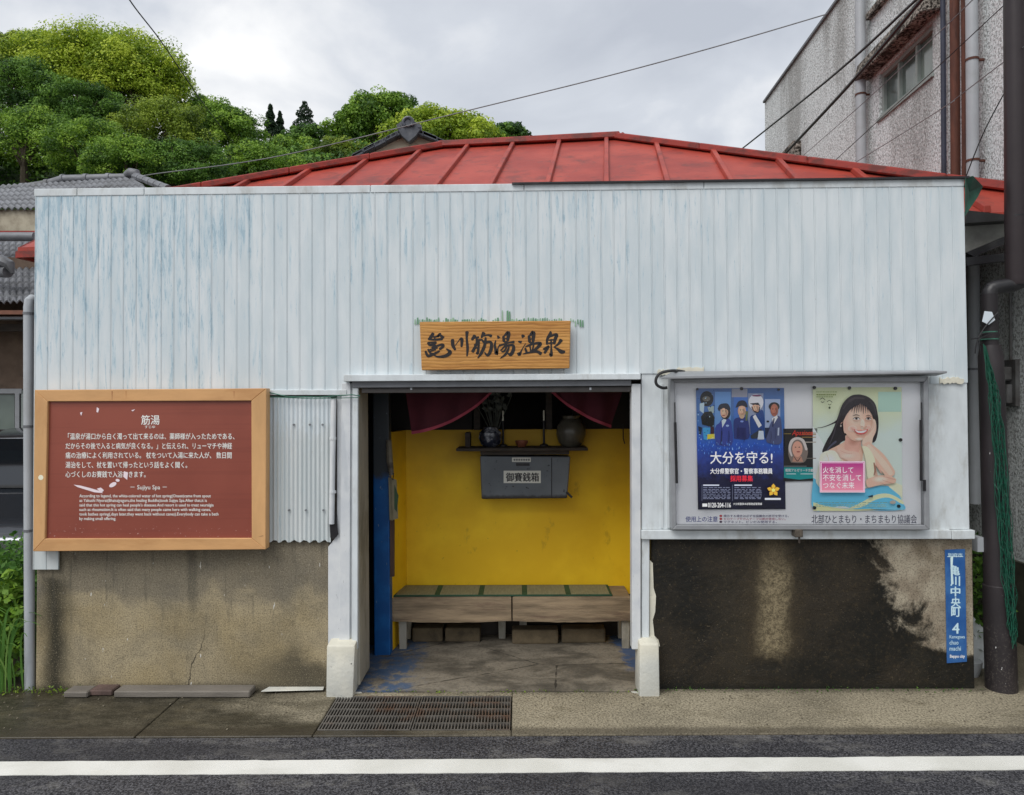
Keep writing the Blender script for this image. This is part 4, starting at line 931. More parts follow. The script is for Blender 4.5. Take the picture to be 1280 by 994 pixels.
# hair back
A.poly([(500,100),(440,150),(405,240),(370,330),(330,400),(302,470),(340,478),(400,440),(440,400),(560,380),(640,410),(668,330),(668,240),(645,160),(600,115),(550,95)], (34,28,34), True)
A.stroke([(430,250,26),(380,280,10),(310,308,4),(270,312,2)], (44,38,44)); A.stroke([(420,330,40),(360,420,26),(330,478,8)], (28,24,30)); A.stroke([(395,400,14),(350,440,10),(320,490,4)], (70,70,90))
# shoulders, neck
SK0 = (218,176,156); SKS = (206,160,144); SKH = (232,198,182)
A.poly([(285,540),(330,470),(400,430),(450,400),(460,360),(550,380),(560,440),(620,470),(650,560),(640,700),(285,700)], SK0, True)
A.soft(380,500,70,40,SK0,(232,200,186)); A.soft(600,520,40,60,SK0,(232,200,186))
A.poly([(458,372),(550,384),(548,450),(520,500),(480,500),(448,450)], SKS, True); A.soft(505,405,38,30,SKS,(180,130,114)); A.soft(500,470,34,26,SKS,(214,172,156))
A.poly([(282,540),(300,478),(380,462),(430,524),(500,548),(560,538),(575,470),(640,470),(660,560),(640,640),(610,705),(285,705)], (228,218,196), True)
A.soft(350,520,50,40,(228,218,196),(238,230,212)); A.stroke([(330,480,3),(345,530,4),(340,600,3)],(204,190,164)); A.stroke([(420,520,3),(470,560,4),(540,556,3)],(208,194,170)); A.stroke([(590,480,4),(604,560,5),(600,640,4)],(206,192,166))
A.poly([(400,430),(470,462),(540,476),(545,534),(470,530),(404,474)], (222,180,164), True); A.soft(470,496,56,22,(222,180,164),(232,196,182)); A.stroke([(420,462,2),(460,478,3),(500,482,2)],(196,150,134))
# face
A.poly([(440,250),(440,305),(458,352),(490,388),(530,402),(560,396),(596,368),(624,325),(640,262),(630,200),(570,150),(500,155),(458,200)], SK0, True)
A.soft(520,250,62,80,SK0,(228,192,174)); A.soft(566,290,14,34,(234,204,190),SKH,5); A.soft(500,318,30,20,(232,198,184),(232,172,158)); A.soft(606,312,20,18,(230,192,176),(230,170,156)); A.soft(452,300,12,50,(222,184,166),(208,164,148),4); A.soft(545,386,30,10,(222,184,168),(236,204,190),4)
A.ell(424,262,13,24,(214,168,150)); A.ell(426,262,7,14,(190,140,122)); A.ell(424,300,5,8,(170,160,150))
HB0 = (36,30,34)
A.poly([(400,300),(438,270),(462,225),(500,182),(545,160),(556,158),(590,176),(628,230),(648,300),(666,250),(650,160),(604,112),(545,96),(490,104),(440,150),(412,220)], HB0, True)
A.stroke([(470,140,8),(520,118,14),(580,122,8)], (62,54,58)); A.stroke([(440,190,5),(470,150,8),(510,130,5)], (56,48,54)); A.stroke([(610,135,5),(640,170,8),(655,230,4)], (58,50,56)); A.stroke([(380,330,6),(400,280,8),(420,220,5)], (58,52,58)); A.stroke([(350,420,5),(375,360,8),(390,310,5)], (64,58,66))
for k in range(9):
    x0 = 508 + k*12; A.stroke([(x0,156+abs(k-4)*4,9),(x0-8+k*2.2,186+(k%3)*4,5),(x0-14+k*3.4,210+((k*7)%4)*5,1.5)], (44,36,40), 3)
A.stroke([(500,236,2),(524,228,5),(548,235,2.5)], (92,66,58)); A.stroke([(588,236,2.5),(606,231,4.5),(622,240,2)], (92,66,58))
for ex in (526, 604):
    w_ = 24 if ex == 526 else 19
    A.poly([(ex-w_,255),(ex-w_*.4,247),(ex+w_*.4,247),(ex+w_,256),(ex+w_*.3,261),(ex-w_*.4,261)], (226,214,210), True); A.ell(ex, 254, 9, 6, (44,30,28)); A.stroke([(ex-w_,257,4),(ex,263,4.5),(ex+w_,258,4)], (222,184,168)); A.stroke([(ex-w_,256,2.5),(ex-w_*.3,246,5),(ex+w_*.5,247,4.5),(ex+w_+1,257,2.5)], (48,34,34)); A.stroke([(ex-w_*.8,266,1.5),(ex,270,2.5),(ex+w_*.8,265,1.5)], (204,158,142))
A.stroke([(556,300,2.5),(562,306,3.5),(570,305,2.5)], (190,134,118)); A.stroke([(582,306,2.5),(590,307,3.5),(595,301,2.5)], (190,134,118)); A.ell(575,310,9,4,(222,178,160))
A.poly([(506,321),(530,328),(560,330),(592,325),(602,321),(590,345),(560,356),(530,350)], (196,84,82), True); A.poly([(514,326),(550,334),(592,328),(580,342),(556,347),(530,342)], (246,242,238), True); A.stroke([(524,352,2),(556,363,3),(584,352,2)], (210,160,146)); A.stroke([(494,306,1.5),(500,322,2.5),(504,334,1.5)], (204,152,138))
# hand at cheek and arm
A.poly([(632,255),(648,262),(656,300),(652,340),(634,380),(625,420),(590,432),(565,425),(566,395),(590,364),(616,334),(630,300)], (226,188,170), True)
A.stroke([(640,268,3),(638,305,3),(616,340,3),(592,366,2)], (204,156,140)); A.stroke([(650,290,2),(646,325,2.5),(626,358,2)], (212,166,150)); A.stroke([(654,315,2),(646,345,2.5),(632,372,2)], (212,166,150))
A.stroke([(590,410,44),(608,440,56),(680,520,80),(760,630,66)], SK0); A.stroke([(600,425,20),(640,470,30),(710,555,40),(756,620,30)], (228,192,174)); A.stroke([(572,440,6),(600,480,9),(660,560,12),(690,610,8)], (206,162,146))
A.poly([(560,430),(600,440),(640,500),(650,560),(640,640),(600,640),(585,520)], (224,210,184), True); A.stroke([(640,540,8),(648,590,12),(640,625,6)], (150,104,88))
A.stroke([(590,680,56),(680,655,62),(750,655,46),(784,662,24)], SK0); A.soft(680,650,56,22,SK0,(238,208,194)); A.stroke([(700,632,2),(745,642,3),(785,656,2)], (190,138,122)); A.stroke([(690,652,2),(730,666,3),(772,678,2)], (192,142,126)); A.stroke([(680,670,2),(715,686,3),(748,693,2)], (192,142,126))
A.poly([(600,762),(634,750),(634,768),(606,768)], (30,60,80)); A.ell(764,800,20,12,(170,160,150))
for yy in (800,815,824):
    x_ = 260
    while x_ < 720:
        w_ = random.uniform(6,30); A.rect(x_, yy, x_+w_, yy+4, (120,150,140)); x_ += w_+random.uniform(3,9)
for yy, xe in ((76,390),(92,392),(108,372)):
    x_ = 264
    while x_ < xe: w_ = random.uniform(6,14); A.rect(x_, yy, x_+w_, yy+(9 if yy == 92 else 5), (110,124,70)); x_ += w_+3
for cx_, cy_ in ((304,136),(350,152)):
    A.stroke([(cx_-16,cy_-8,4),(cx_,cy_-18,4),(cx_+18,cy_-4,4)], (60,70,50)); A.stroke([(cx_-10,cy_+4,3),(cx_,cy_+12,4),(cx_+12,cy_+4,3)], (60,70,50))
A.ell(350,182,7,8,(60,70,50))
PINK = gradmat('pink_box_print', [(z3(615),(226,140,160)), (z3(577),(164,34,120))], gain=1.1)
A.rect(286,532,582,736,(240,196,206)); A.rect(290,536,578,732,PINK); A.rect(294,540,574,728,(236,190,204)); A.rect(298,544,570,724,PINK)
A.build('artwork', WP)
ty = PY - .0004 - .00012*(A.k+3)
for s_, xe, y0 in (('火を消して', 505, 568), ('不安を消して', 556, 618), ('つなぐ未来', 512, 668)):
    q0 = fn7(306 if y0 != 668 else 308, y0); q1 = fn7(xe, y0+42); text(s_, q0[0], q0[1], q1[0], q1[1], ty, flat((244,232,238)), WP, .004)
# pins
PINM = simple('black_magnet', (28,28,30), .35)
for i, (x, y, own) in enumerate(((927.5,486,'top centre of the blue poster'), (872,486.5,'top left corner of the blue poster'), (974,487,'top right corner of the blue poster'), (1018.5,484.5,'top left corner of the pale green poster'), (1062.5,485,'top centre of the pale green poster'), (1120,485.5,'top right corner of the pale green poster'), (1126.5,550,'right edge of the pale green poster'), (1018.7,635,'bottom left corner of the pale green poster'), (1124.2,633,'bottom right corner of the pale green poster'))):
    q = P(x, y, PY-.012); rr = .0095 if i not in (1,2) else .007
    mm = MB(); mm.tube([q, q+Vector((0,.004,0)), q+Vector((0,.0105,0))], [rr*.8, rr, rr], 14)
    single(mm.build('magnet', PINM, smooth=True), 'small round black magnet at the ' + own, 'magnet', 'magnets holding the posters')
# black hooked cable at board corner
mm = MB(); mm.tube([P(x,y,-.03-.05*(k>4)) for k,(x,y) in enumerate(smooth_path([(856,465),(846,463.5),(835,464),(825,467),(820,474),(821,481),(828,485),(834,484.5)],4))], .0085, 8)
single(mm.build('cable_loop', WIREM, smooth=True), 'short black cable looping out beside the notice board hood', 'cable')
# green string tied on the left of the door
STR = simple('green_string', (60,110,92), .7)
mm = MB(); mm.tube([P(333,490,-.03), P(360,496,-.03), P(400,496.5,-.03), P(440,493.5,-.04), P(450,495,-.02)], .0028, 6); mm.tube([P(333,496,-.03), P(390,498.5,-.03), P(448,497,-.03)], .0022, 6)
single(mm.build('green_string', STR), 'green cord stretched over the corrugated sheet left of the door', 'cord')

# ------------------------------------------------------------------ blue address plate
AP = thing('address_plate', 'narrow blue enamel street address plate on the stained concrete corner', 'sign', P(1196,829,.03))
n = N('blue_enamel'); c_ = n.mix(n.ss(n.noise(6,5,rough=.7), .35,.7), lin((34,84,148)), lin((58,110,168))); ENAM = n.done(c_, .4)
ymm = MB(); ymm.prism([P(1184,829.5,.022), P(1209,827.5,.022), P(1206.5,686.5,.022), P(1181.5,687.5,.022)], (0,.007,0)); ymm.build('plate', ENAM, AP, bevel=.002)
LT = flat((176,202,226)); tY = .0212
text('別府市', 1185, 691.5, 1203, 696.5, tY, LT, AP, .02)
for s_, y0, dx in (('亀',707,0),('川',720.5,.3),('中',733.5,.6),('央',747,.9),('町',759,1.2)): text(s_, 1188+dx, y0, 1199.5+dx, y0+12, tY, LT, AP, .03)
text('4', 1190.5, 779, 1199, 792, tY, LT, AP, .02)
for s_, y0, xe in (('Kamegawa',794,1206),('chuo',800.5,1198),('machi',808,1201)): text(s_, 1187, y0, xe, y0+5.4, tY, LT, AP, .012)
text('Beppu city', 1187.5, 818.5, 1206, 823.5, tY, flat((214,226,236)), AP, .03)
A = Art(tY); PT = flat((190,214,232))
A.poly([(1188,697),(1191.5,696),(1190.5,712),(1192,730),(1189,731),(1188.5,716)], PT); A.rect(1184,695.5,1204,696.2,PT); A.build('chipped_paint', AP)

# ------------------------------------------------------------------ interior furnishings
BENCHW = simple('weathered_bench_wood', (140,122,98), .8, var=.42, sc=11, bs=.7, dirt=(84,58,52), da=.8, stretch=(.35,1,3))
BY = .68
bt = P(640,747,BY).z; bb = P(640,778,BY).z
def bench(x0, x1, legs, label):
    T = thing('bench', label, 'bench', ((x0+x1)/2, .86, .01), 'low wooden benches in the entrance')
    bk_ = .985
    mm = MB(); mm.box(x0, x1, BY+.012, bk_, bt-.030, bt); mm.build('seat', BENCHW, T, bevel=.006)
    n_ = 16
    mm = MB(); up = [(x0+(x1-x0)*i/n_, BY, bt-.002) for i in range(n_+1)]; dn = [(x0+(x1-x0)*i/n_, BY, bb+.010-.010*math.sin(math.pi*i/n_)+random.uniform(-.002,.002)) for i in range(n_+1)]
    mm.prism(dn+up[::-1], (0,.022,0)); mm.build('apron', BENCHW, T, bevel=.003)
    mm = MB(); mm.prism([(a_,BY-.004,b_+.0) for a_,b_ in [(p[0],p[2]) for p in dn]] + [(p[0],BY-.004,p[2]+.012) for p in dn[::-1]], (0,.0035,0)); mm.build('edging', BENCHW, T)
    for lx in legs:
        for ly in ((.72, .93) if abs(lx) > .4 else (.93,)):
            mm = MB(); mm.hexa([(lx-.024,ly-.02,.008),(lx+.024,ly-.02,.008),(lx+.028,ly-.02,bb+.03),(lx-.028,ly-.02,bb+.03)], [(lx-.024,ly+.02,.008),(lx+.024,ly+.02,.008),(lx+.028,ly+.02,bb+.03),(lx-.028,ly+.02,bb+.03)]); mm.build('leg', JAMB, T, bevel=.003)
    return T
bx0, bxm, bx1 = P(489.5,760,BY).x, P(640,760,BY).x, P(789,760,BY).x
bench(bx0, bxm-.004, [P(504,800,.72).x, P(628,800,.98).x], 'low weathered wooden bench on the left, beside the blue post')
bench(bxm+.004, bx1, [P(654,800,.98).x, P(782,800,.72).x], 'low weathered wooden bench on the right, reaching the right door jamb')
MATG = simple('straw_mat_weave', (128,126,98), .8, var=.18, sc=30, bs=.4, stretch=(3,.5,1)); MATE = simple('dark_green_mat_edge', (28,70,50), .7)
mt = thing('seat_mat', 'long straw mat with dark green borders laid over both bench seats', 'mat', (P(640,740,.9).x, .87, bt))
mx0 = P(500,740,.87).x-.02; mx1 = P(762,740,.87).x
mm = MB(); mm.box(mx0, mx1, .70, .978, bt+.001, bt+.010); mm.build('mat_border', MATE, mt, bevel=.002)
k5 = (mx1-mx0)/5
for i in range(5):
    mm = MB(); g = .018; mm.box(mx0+i*k5+g, mx0+(i+1)*k5-g, .716, .962, bt+.0105, bt+.0125); mm.build('mat_panel', MATG, mt)
CBK = simple('concrete_block', (100,88,68), .9, var=.25, sc=14, bs=.7, dirt=(60,54,44), da=.6)
for i, (x0, x1, yy, lab) in enumerate(((640,698,.80,'pale concrete block under the benches, nearest the centre gap'), (702,757,.82,'pale concrete block under the right bench, next to its right leg'), (556,600,.85,'dim concrete block under the left bench, middle of three in shadow'), (515,553,.85,'dim concrete block under the left bench, by its left leg'))):
    q0, q1 = P(x0,795,yy), P(x1,795,yy); h = .105
    mm = MB(); mm.box(q0.x, q1.x, yy, yy+.12, .006, h); o = mm.build('concrete_block', CBK, bevel=.012, seg=2); single(o, lab.replace(', middle of three in shadow', ', nearer its middle'), 'block', 'concrete blocks under the benches')
# offering box, shelf
SHY0, SHY1 = .76, .998
SH = thing('altar_shelf', 'dark wooden altar shelf on the yellow wall above the offering box', 'shelf', (P(652,562,.9).x, .95, P(652,566,.8).z))
sz = P(652,560,SHY0).z
mm = MB(); mm.box(P(570,562,SHY0).x, P(735,562,SHY0).x, SHY0, SHY1, sz-.022, sz); mm.build('shelf_board', DARKWOOD, SH, bevel=.004)
mm = MB(); mm.box(P(600,562,SHY0).x, P(712,562,SHY0).x, SHY0+.05, SHY1, sz-.05, sz-.0225); mm.build('shelf_bearer', DARKWOOD, SH)
mm = MB(); mm.box(P(582,562,.9).x, P(588,562,.9).x, .86, .998, sz+.0005, sz+.10); mm.build('end_board', DARKWOOD, SH)
OB = thing('offering_box', 'grey steel offering box hung below the altar shelf', 'offering box', (P(656,624,.85).x, .95, P(656,624,.84).z))
n = N('chipped_grey_paint'); c_ = n.mix(n.ss(n.noise(3,4), .3,.7), lin((92,98,104)), lin((112,118,124))); c_ = n.mix(n.ss(n.noise(34,5,rough=.7), .63,.67,0,.9), c_, lin((38,38,40)))
c_ = n.mix(n.ss(n.ma('ADD', n.xyz()[2], n.ma('MULTIPLY', n.noise(30,4), .03)), P(656,617,.84).z+.012, P(656,621,.84).z+.012, 0, .9), c_, lin((44,38,36))); BOXM = n.done(c_, .5, .1)
bx = [P(x,y,.84) for x,y in ((602,624),(709,623),(713,571),(600,570))]
mm = MB(); mm.prism(bx, (0,.158,0)); mm.build('box_body', BOXM, OB, bevel=.006)
mm = MB(); rp_(mm, 689, 572, 690.2, 622, .8385, .002); mm.build('box_seam', BLACK, OB)
mm = MB(); mm.tube([P(708,615,.83), P(715,622,.82)], .008, 8); mm.build('hook', BLACK, OB)
mm = MB(); rp_(mm, 645, 579, 662, 582.5, .838, .003); mm.build('coin_slot', BLACK, OB)
mm = MB(); rp_(mm, 640, 572, 663.5, 577.5, .8375, .003); mm.build('small_label', flat((190,190,182)), OB)
mm = MB(); rp_(mm, 629.5, 588.5, 676, 604, .8375, .003); mm.build('name_label', flat((196,196,188)), OB)
text('御賽銭箱', 632.5, 591, 673.5, 602, .8368, flat((26,26,30)), OB, .025)
A = Art(.8368)
for i in range(7): A.rect(642+i*3, 573.6, 644.2+i*3, 576, (90,90,90))
A.build('label_print', OB)
CER = simple('blue_white_ceramic', (44,48,62), .25, var=.5, sc=40, dirt=(190,192,198), da=.95)
CER2 = simple('grey_glaze', (84,80,70), .3, var=.3, sc=14, dirt=(60,52,44), da=.6, stretch=(2,2,.5))
def onshelf(px, Y): q = P(px, 560, Y); return Vector((q.x, Y, sz))
k_ = 5.1/924
mm = MB(); c0 = onshelf(613,.9); mm.lathe(c0, [(.045,0),(.068,.02),(.082,.06),(.078,.10),(.05,.125),(.052,.14),(.045,.14)]); single(mm.build('vase', CER, smooth=True), 'small blue and white patterned vase at the left end of the altar shelf', 'vase')
mm = MB(); c0 = onshelf(714,.9); mm.lathe(c0, [(.06,0),(.09,.03),(.104,.09),(.10,.14),(.07,.185),(.058,.195),(.066,.215),(.05,.215)]); single(mm.build('vase', CER2, smooth=True), 'round grey glazed jar at the right end of the altar shelf', 'jar')
mm = MB(); c0 = onshelf(652,.86); mm.lathe(c0, [(.025,0),(.03,.006),(.044,.03),(.046,.045),(.042,.045),(.036,.02),(.005,.012)]); single(mm.build('incense_bowl', simple('copper_bowl', (150,92,70), .35, .3), smooth=True), 'small copper red incense bowl in the middle of the altar shelf', 'bowl')
for px_, side in ((629,'left'),(680,'right')):
    c0 = onshelf(px_, .95); T = thing('candle_stand', 'thin white candle on a dark stand, %s of the incense bowl' % side, 'candle', c0, 'altar candles')
    mm = MB(); mm.lathe(c0, [(.03,0),(.03,.008),(.008,.02),(.008,.17),(.02,.175),(.02,.18)], 12); mm.build('stand', BLACK, T, smooth=True)
    mm = MB(); mm.lathe(c0, [(.006,.18),(.006,.25),(.002,.255)], 10); mm.build('candle', flat((214,208,190)), T, smooth=True)
# flower spray
fm = MB(); c0 = onshelf(618,.96)
for i in range(14):
    a_ = random.uniform(0,6.28); r_ = random.uniform(.03,.13); top = c0 + Vector((math.cos(a_)*r_*1.3, math.sin(a_)*.05, random.uniform(.26,.40)))
    fm.tube([c0+Vector((0,0,.05)), c0.lerp(top,.5)+Vector((0,0,.03)), top], .003, 4)
    for j in range(4):
        d_ = Vector((random.uniform(-1,1), random.uniform(-.4,.4), random.uniform(-.6,.6))).normalized()*.045; s_ = d_.cross(Vector((0,1,0))).normalized()*.014
        fm.add([top, top+d_*.5+s_, top+d_, top+d_*.5-s_], [(0,1,2,3)])
single(fm.build('flower_spray', simple('faded_leaves', (96,100,92), .7, var=.4, sc=20)), 'faded artificial leaf spray standing at the back of the altar shelf', 'flowers')
# curtains
CURT = simple('dark_red_cloth', (84,28,40), .85, var=.18, sc=6, bs=.3); HEM = simple('pink_red_hem', (172,70,88), .8, var=.1)
def curtain(tl, tr, low, label, bulge):
    T = thing('curtain', label, 'curtain', P(*low,.5), 'red altar curtains'); n_ = 16; fold = lambda u, v: .018*math.sin(u*17+v*2)*(.3+v)
    e0 = [tl, low, tr]
    # outer edge from tl down to low, inner swag from low to tr
    out_ = [(tl[0]+(low[0]-tl[0])*i/n_, tl[1]+(low[1]-tl[1])*i/n_) for i in range(n_+1)]
    def sw(t):
        cx_ = (low[0]+tr[0])/2 + (tr[0]-low[0])*.08; cy_ = (low[1]+tr[1])/2 + bulge
        return ((1-t)**2*low[0]+2*t*(1-t)*cx_+t*t*tr[0], (1-t)**2*low[1]+2*t*(1-t)*cy_+t*t*tr[1])
    def fn(u, v):      # v=0 top edge
        b_ = sw(u); tpx = tl[0]+(tr[0]-tl[0])*u; tpy = tl[1]
        q = P(tpx+(b_[0]-tpx)*v, tpy+(b_[1]-tpy)*v, .5); q.y += fold(u,v); return q
    mm = MB(); mm.grid(24, 10, fn); mm.build('drape', CURT, T, smooth=True, solid=.002)
    hm = MB()
    def fh(u, v):
        q = fn(u, 1.0); q2 = fn(min(u+.02,1), 1.0); q = q + Vector((0,-.006,-.011+.020*v)); return q
    hm.grid(24, 1, fh); hm.build('hem', HEM, T, smooth=True, solid=.004)
curtain((506,484), (620,484), (514,541), 'dark red curtain swag hanging on the left side of the altar', 20)
curtain((780,484), (684,484), (764,533), 'dark red curtain swag hanging on the right side of the altar', 9)
mm = MB(); mm.tube([P(779,530,.97), P(779,548,.97), P(781,555,.97)], .004, 6); single(mm.build('hanging_string', BLACK), 'short dark string hanging on the yellow wall by the right jamb', 'string')
# paper bundle on the post
PB = thing('paper_bundle', 'bundle of old leaflets hanging on the blue post', 'leaflets', P(492,650,.57))
PAPER = simple('aged_paper', (138,130,106), .8, var=.12, sc=20)
for (pts, yy, mt) in (([(487,650),(491,651),(489,598),(485.5,597)],.56,PAPER), ([(491,650),(497.5,648),(495.5,600),(489,598)],.55,PAPER), ([(493,636),(496,640),(498,620),(493,606)],.548,simple('green_leaflet',(58,84,58),.7))):
    mm = MB(); mm.prism([P(x,y,yy) for x,y in pts], (0,.006,0)); mm.build('leaflet', mt, PB)
mm = MB(); mm.tube([P(486,550,.55), P(487,575,.55), P(489.5,594,.55)], [.018,.022,.016], 8); mm.build('rolled_paper', simple('spotted_paper', (112,104,90), .8, var=.3, sc=24, dirt=(50,44,40), da=.8), PB, smooth=True)
mm = MB(); mm.tube([P(484,590,.54), P(492,592,.54), P(491,600,.54)], .004, 6); mm.build('clip', BLACK, PB)

# ------------------------------------------------------------------ things at the foot of the wall
PLK = simple('grey_weathered_plank', (112,106,98), .85, var=.25, sc=8, bs=.5, dirt=(60,50,46), da=.7, stretch=(.4,1,2))
def gbox(x0, x1, yt, yb_, h, name, label, mt, cat='plank', grp='loose boards at the foot of the wall', sk=0):
    a_ = G(x0, yb_); b_ = G(x1, yb_); dep = .10
    mm = MB(); z0 = .002
    mm.hexa([(a_.x,a_.y,z0),(b_.x,b_.y,z0),(b_.x,b_.y,z0+h),(a_.x,a_.y,z0+h)], [(a_.x+sk,a_.y+dep,z0),(b_.x+sk,b_.y+dep,z0),(b_.x+sk,b_.y+dep,z0+h),(a_.x+sk,a_.y+dep,z0+h)])
    single(mm.build(name, mt, bevel=.006), label, cat, grp)
gbox(142, 312, 858, 873, .038, 'plank', 'long grey weathered plank lying at the foot of the left concrete wall', PLK)
gbox(79, 109, 860, 873, .034, 'plank', 'short grey board end at the far left of the wall foot', PLK)
gbox(111, 140, 858, 870.5, .032, 'plank', 'reddish brown board piece between the short end and the long plank', simple('reddish_plank', (92,74,68), .85, var=.3, sc=9, bs=.4))
mm = MB(); mm.prism([(G(x,y).x, G(x,y).y, .018) for x,y in ((326,868),(404,866),(406,860),(342,859))], (0,0,-.004)); single(mm.build('stone_slab', PLINTH, bevel=.004), 'flat whitish slab on the ground left of the left plinth', 'slab')
# left downpipe
DP = thing('downpipe', 'grey plastic downpipe beside the left edge of the white metal front', 'pipe', G(36,866)); DPY = .05
mm = MB(); path = [P(44,375,DPY+.06), P(40,373.5,DPY+.02), P(37,376,DPY), P(36,384,DPY), P(36,500,DPY), P(36.5,690,DPY), P(37.5,872,DPY)]
mm.tube(path, [.024,.026,.027,.028,.028,.028,.028], 14); mm.build('pipe', PVC, DP, smooth=True)
for yy in (392, 533, 663):
    mm = MB(); mm.tube([P(36,yy-1.5,DPY), P(36,yy+1.5,DPY)], .031, 14); mm.build('pipe_band', GREYMETAL, DP)

# ------------------------------------------------------------------ right-hand stucco building
wp0 = Vector((3.42, .15, 0)); wd_ = Vector((.043, 1, 0)).normalized(); wn = Vector((-wd_.y, wd_.x, 0))   # normal towards us (-x)
def Wp(px, py, off=0.0):
    d = ray(px, py); p0 = wp0 + wn*off; t = (p0-CAMP).dot(wn)/d.dot(wn); return CAMP + d*t
def wl(s_, z, off=0): q = wp0 + wd_*s_ + wn*off; q.z = z; return q
def ws(q): return (q-wp0).dot(wd_)
RB = thing('stucco_building', 'tall grey white building with rough stucco wall, windows and pipes on the right', 'building', (5.5, 4, 0))
sF = ws(Wp(956,129)); zT = Wp(956,129).z; sN = -1.0
# window openings in the wall: (s0,s1,z0,z1)
A_, B_ = Wp(1099,148.5), Wp(1166,86); C_ = Wp(1099,93)
w1 = (ws(B_), ws(A_), A_.z, C_.z)
D_ = Wp(1092,8); w2 = (ws(Wp(1120,0)), ws(Wp(1091,10)), Wp(1091,10).z, Wp(1091,10).z+.75)
def wallgrid():
    ss = sorted({sN, w1[0], w1[1], w2[0], w2[1], sF}); zs = sorted({-.05, w1[2], w1[3], w2[2], min(w2[3], zT-.1), zT})
    mm = MB()
    for s0, s1 in zip(ss[:-1], ss[1:]):
        for z0, z1 in zip(zs[:-1], zs[1:]):
            sc_, zc_ = (s0+s1)/2, (z0+z1)/2
            if any(a_ < sc_ < b_ and c_ < zc_ < d_ for a_, b_, c_, d_ in (w1, w2)): continue
            mm.add([wl(s0,z0), wl(s1,z0), wl(s1,z1), wl(s0,z1)], [(0,1,2,3)])
    return mm
wallgrid().build('side_wall', STUCCO, RB)
for a_, b_, c_, d_ in (w1, (w2[0], w2[1], w2[2], min(w2[3], zT-.1))):
    mm = MB()
    L_ = [wl(a_,c_), wl(b_,c_), wl(b_,d_), wl(a_,d_)]; K_ = [q - wn*.12 for q in L_]
    mm.add(L_+K_, [(i,(i+1)%4,(i+1)%4+4,i+4) for i in range(4)]); mm.build('window_reveal', STUCCO, RB)
mm = MB(); X = 6
mm.add([wl(sN,-.05), wl(sN,zT), wl(sN,zT)+Vector((X,0,0)), wl(sN,-.05)+Vector((X,0,0))], [(0,1,2,3)]); mm.build('front_wall', STUCCO, RB)
mm = MB(); mm.add([wl(sF,-.05), wl(sF,zT), wl(sF,zT)+Vector((X,0,0)), wl(sF,-.05)+Vector((X,0,0))], [(0,1,2,3)]); mm.build('back_wall', STUCCO, RB)
mm = MB(); mm.add([wl(sN,zT-.02), wl(sF,zT-.02), wl(sF,zT-.02)+Vector((X,0,0)), wl(sN,zT-.02)+Vector((X,0,0))], [(0,1,2,3)]); mm.build('flat_roof', GREYMETAL, RB)
mm = MB(); mm.hexa([wl(sN,zT-.0,.03), wl(sN,zT,-.1), wl(sN,zT+.03,-.1), wl(sN,zT+.03,.03)], [wl(sF,zT,.03), wl(sF,zT,-.1), wl(sF,zT+.03,-.1), wl(sF,zT+.03,.03)]); mm.build('parapet_cap', GREYMETAL, RB)
# window frames and panes
FRAMEW = simple('window_aluminium', (150,158,154), .4, .1, var=.08)
n = N('old_window_glass'); c_ = n.mix(n.ss(n.noise(1.5,3), .3,.7), lin((72,84,80)), lin((120,132,124))); GLASS = n.done(c_, .12, 0, None, .6)
def window(a_, b_, c_, d_, nsplit):
    W_ = thing_part('window', (a_,b_,c_,d_))
    fw = .035
    for i in range(nsplit+1):
        s_ = a_ + (b_-a_)*i/nsplit; s0 = max(a_, s_-fw/2*(1 if 0<i<nsplit else 2)); s1 = min(b_, s_+fw/2*(1 if 0<i<nsplit else 2))
        mm = MB(); mm.hexa([wl(s0,c_+.003,-.03), wl(s1,c_+.003,-.03), wl(s1,d_-.003,-.03), wl(s0,d_-.003,-.03)], [wl(s0,c_+.003,-.09), wl(s1,c_+.003,-.09), wl(s1,d_-.003,-.09), wl(s0,d_-.003,-.09)]); mm.build('stile', FRAMEW, W_)
    for z0, z1 in ((c_+.001, c_+.045), (d_-.04, d_-.001)):
        mm = MB(); mm.hexa([wl(a_,z0,-.026), wl(b_,z0,-.026), wl(b_,z1,-.026), wl(a_,z1,-.026)], [wl(a_,z0,-.092), wl(b_,z0,-.092), wl(b_,z1,-.092), wl(a_,z1,-.092)]); mm.build('rail', FRAMEW, W_)
    for i in range(nsplit):
        s0 = a_ + (b_-a_)*i/nsplit + fw/2; s1 = a_ + (b_-a_)*(i+1)/nsplit - fw/2
        mm = MB(); mm.hexa([wl(s0,c_+.04,-.06), wl(s1,c_+.04,-.06), wl(s1,d_-.04,-.06), wl(s0,d_-.04,-.06)], [wl(s0,c_+.04,-.066), wl(s1,c_+.04,-.066), wl(s1,d_-.04,-.066), wl(s0,d_-.04,-.066)]); mm.build('pane', GLASS, W_)
def thing_part(name, r_):
    mm = MB(); a_, b_, c_, d_ = r_; mm.hexa([wl(a_-.02,c_-.035,.02), wl(b_+.02,c_-.035,.02), wl(b_+.02,c_-.001,.02), wl(a_-.02,c_-.001,.02)], [wl(a_-.02,c_-.035,-.02), wl(b_+.02,c_-.035,-.02), wl(b_+.02,c_-.001,-.02), wl(a_-.02,c_-.001,-.02)])
    return mm.build(name, FRAMEW, RB)
window(*w1, 3); window(w2[0], w2[1], w2[2], min(w2[3], zT-.1), 2)
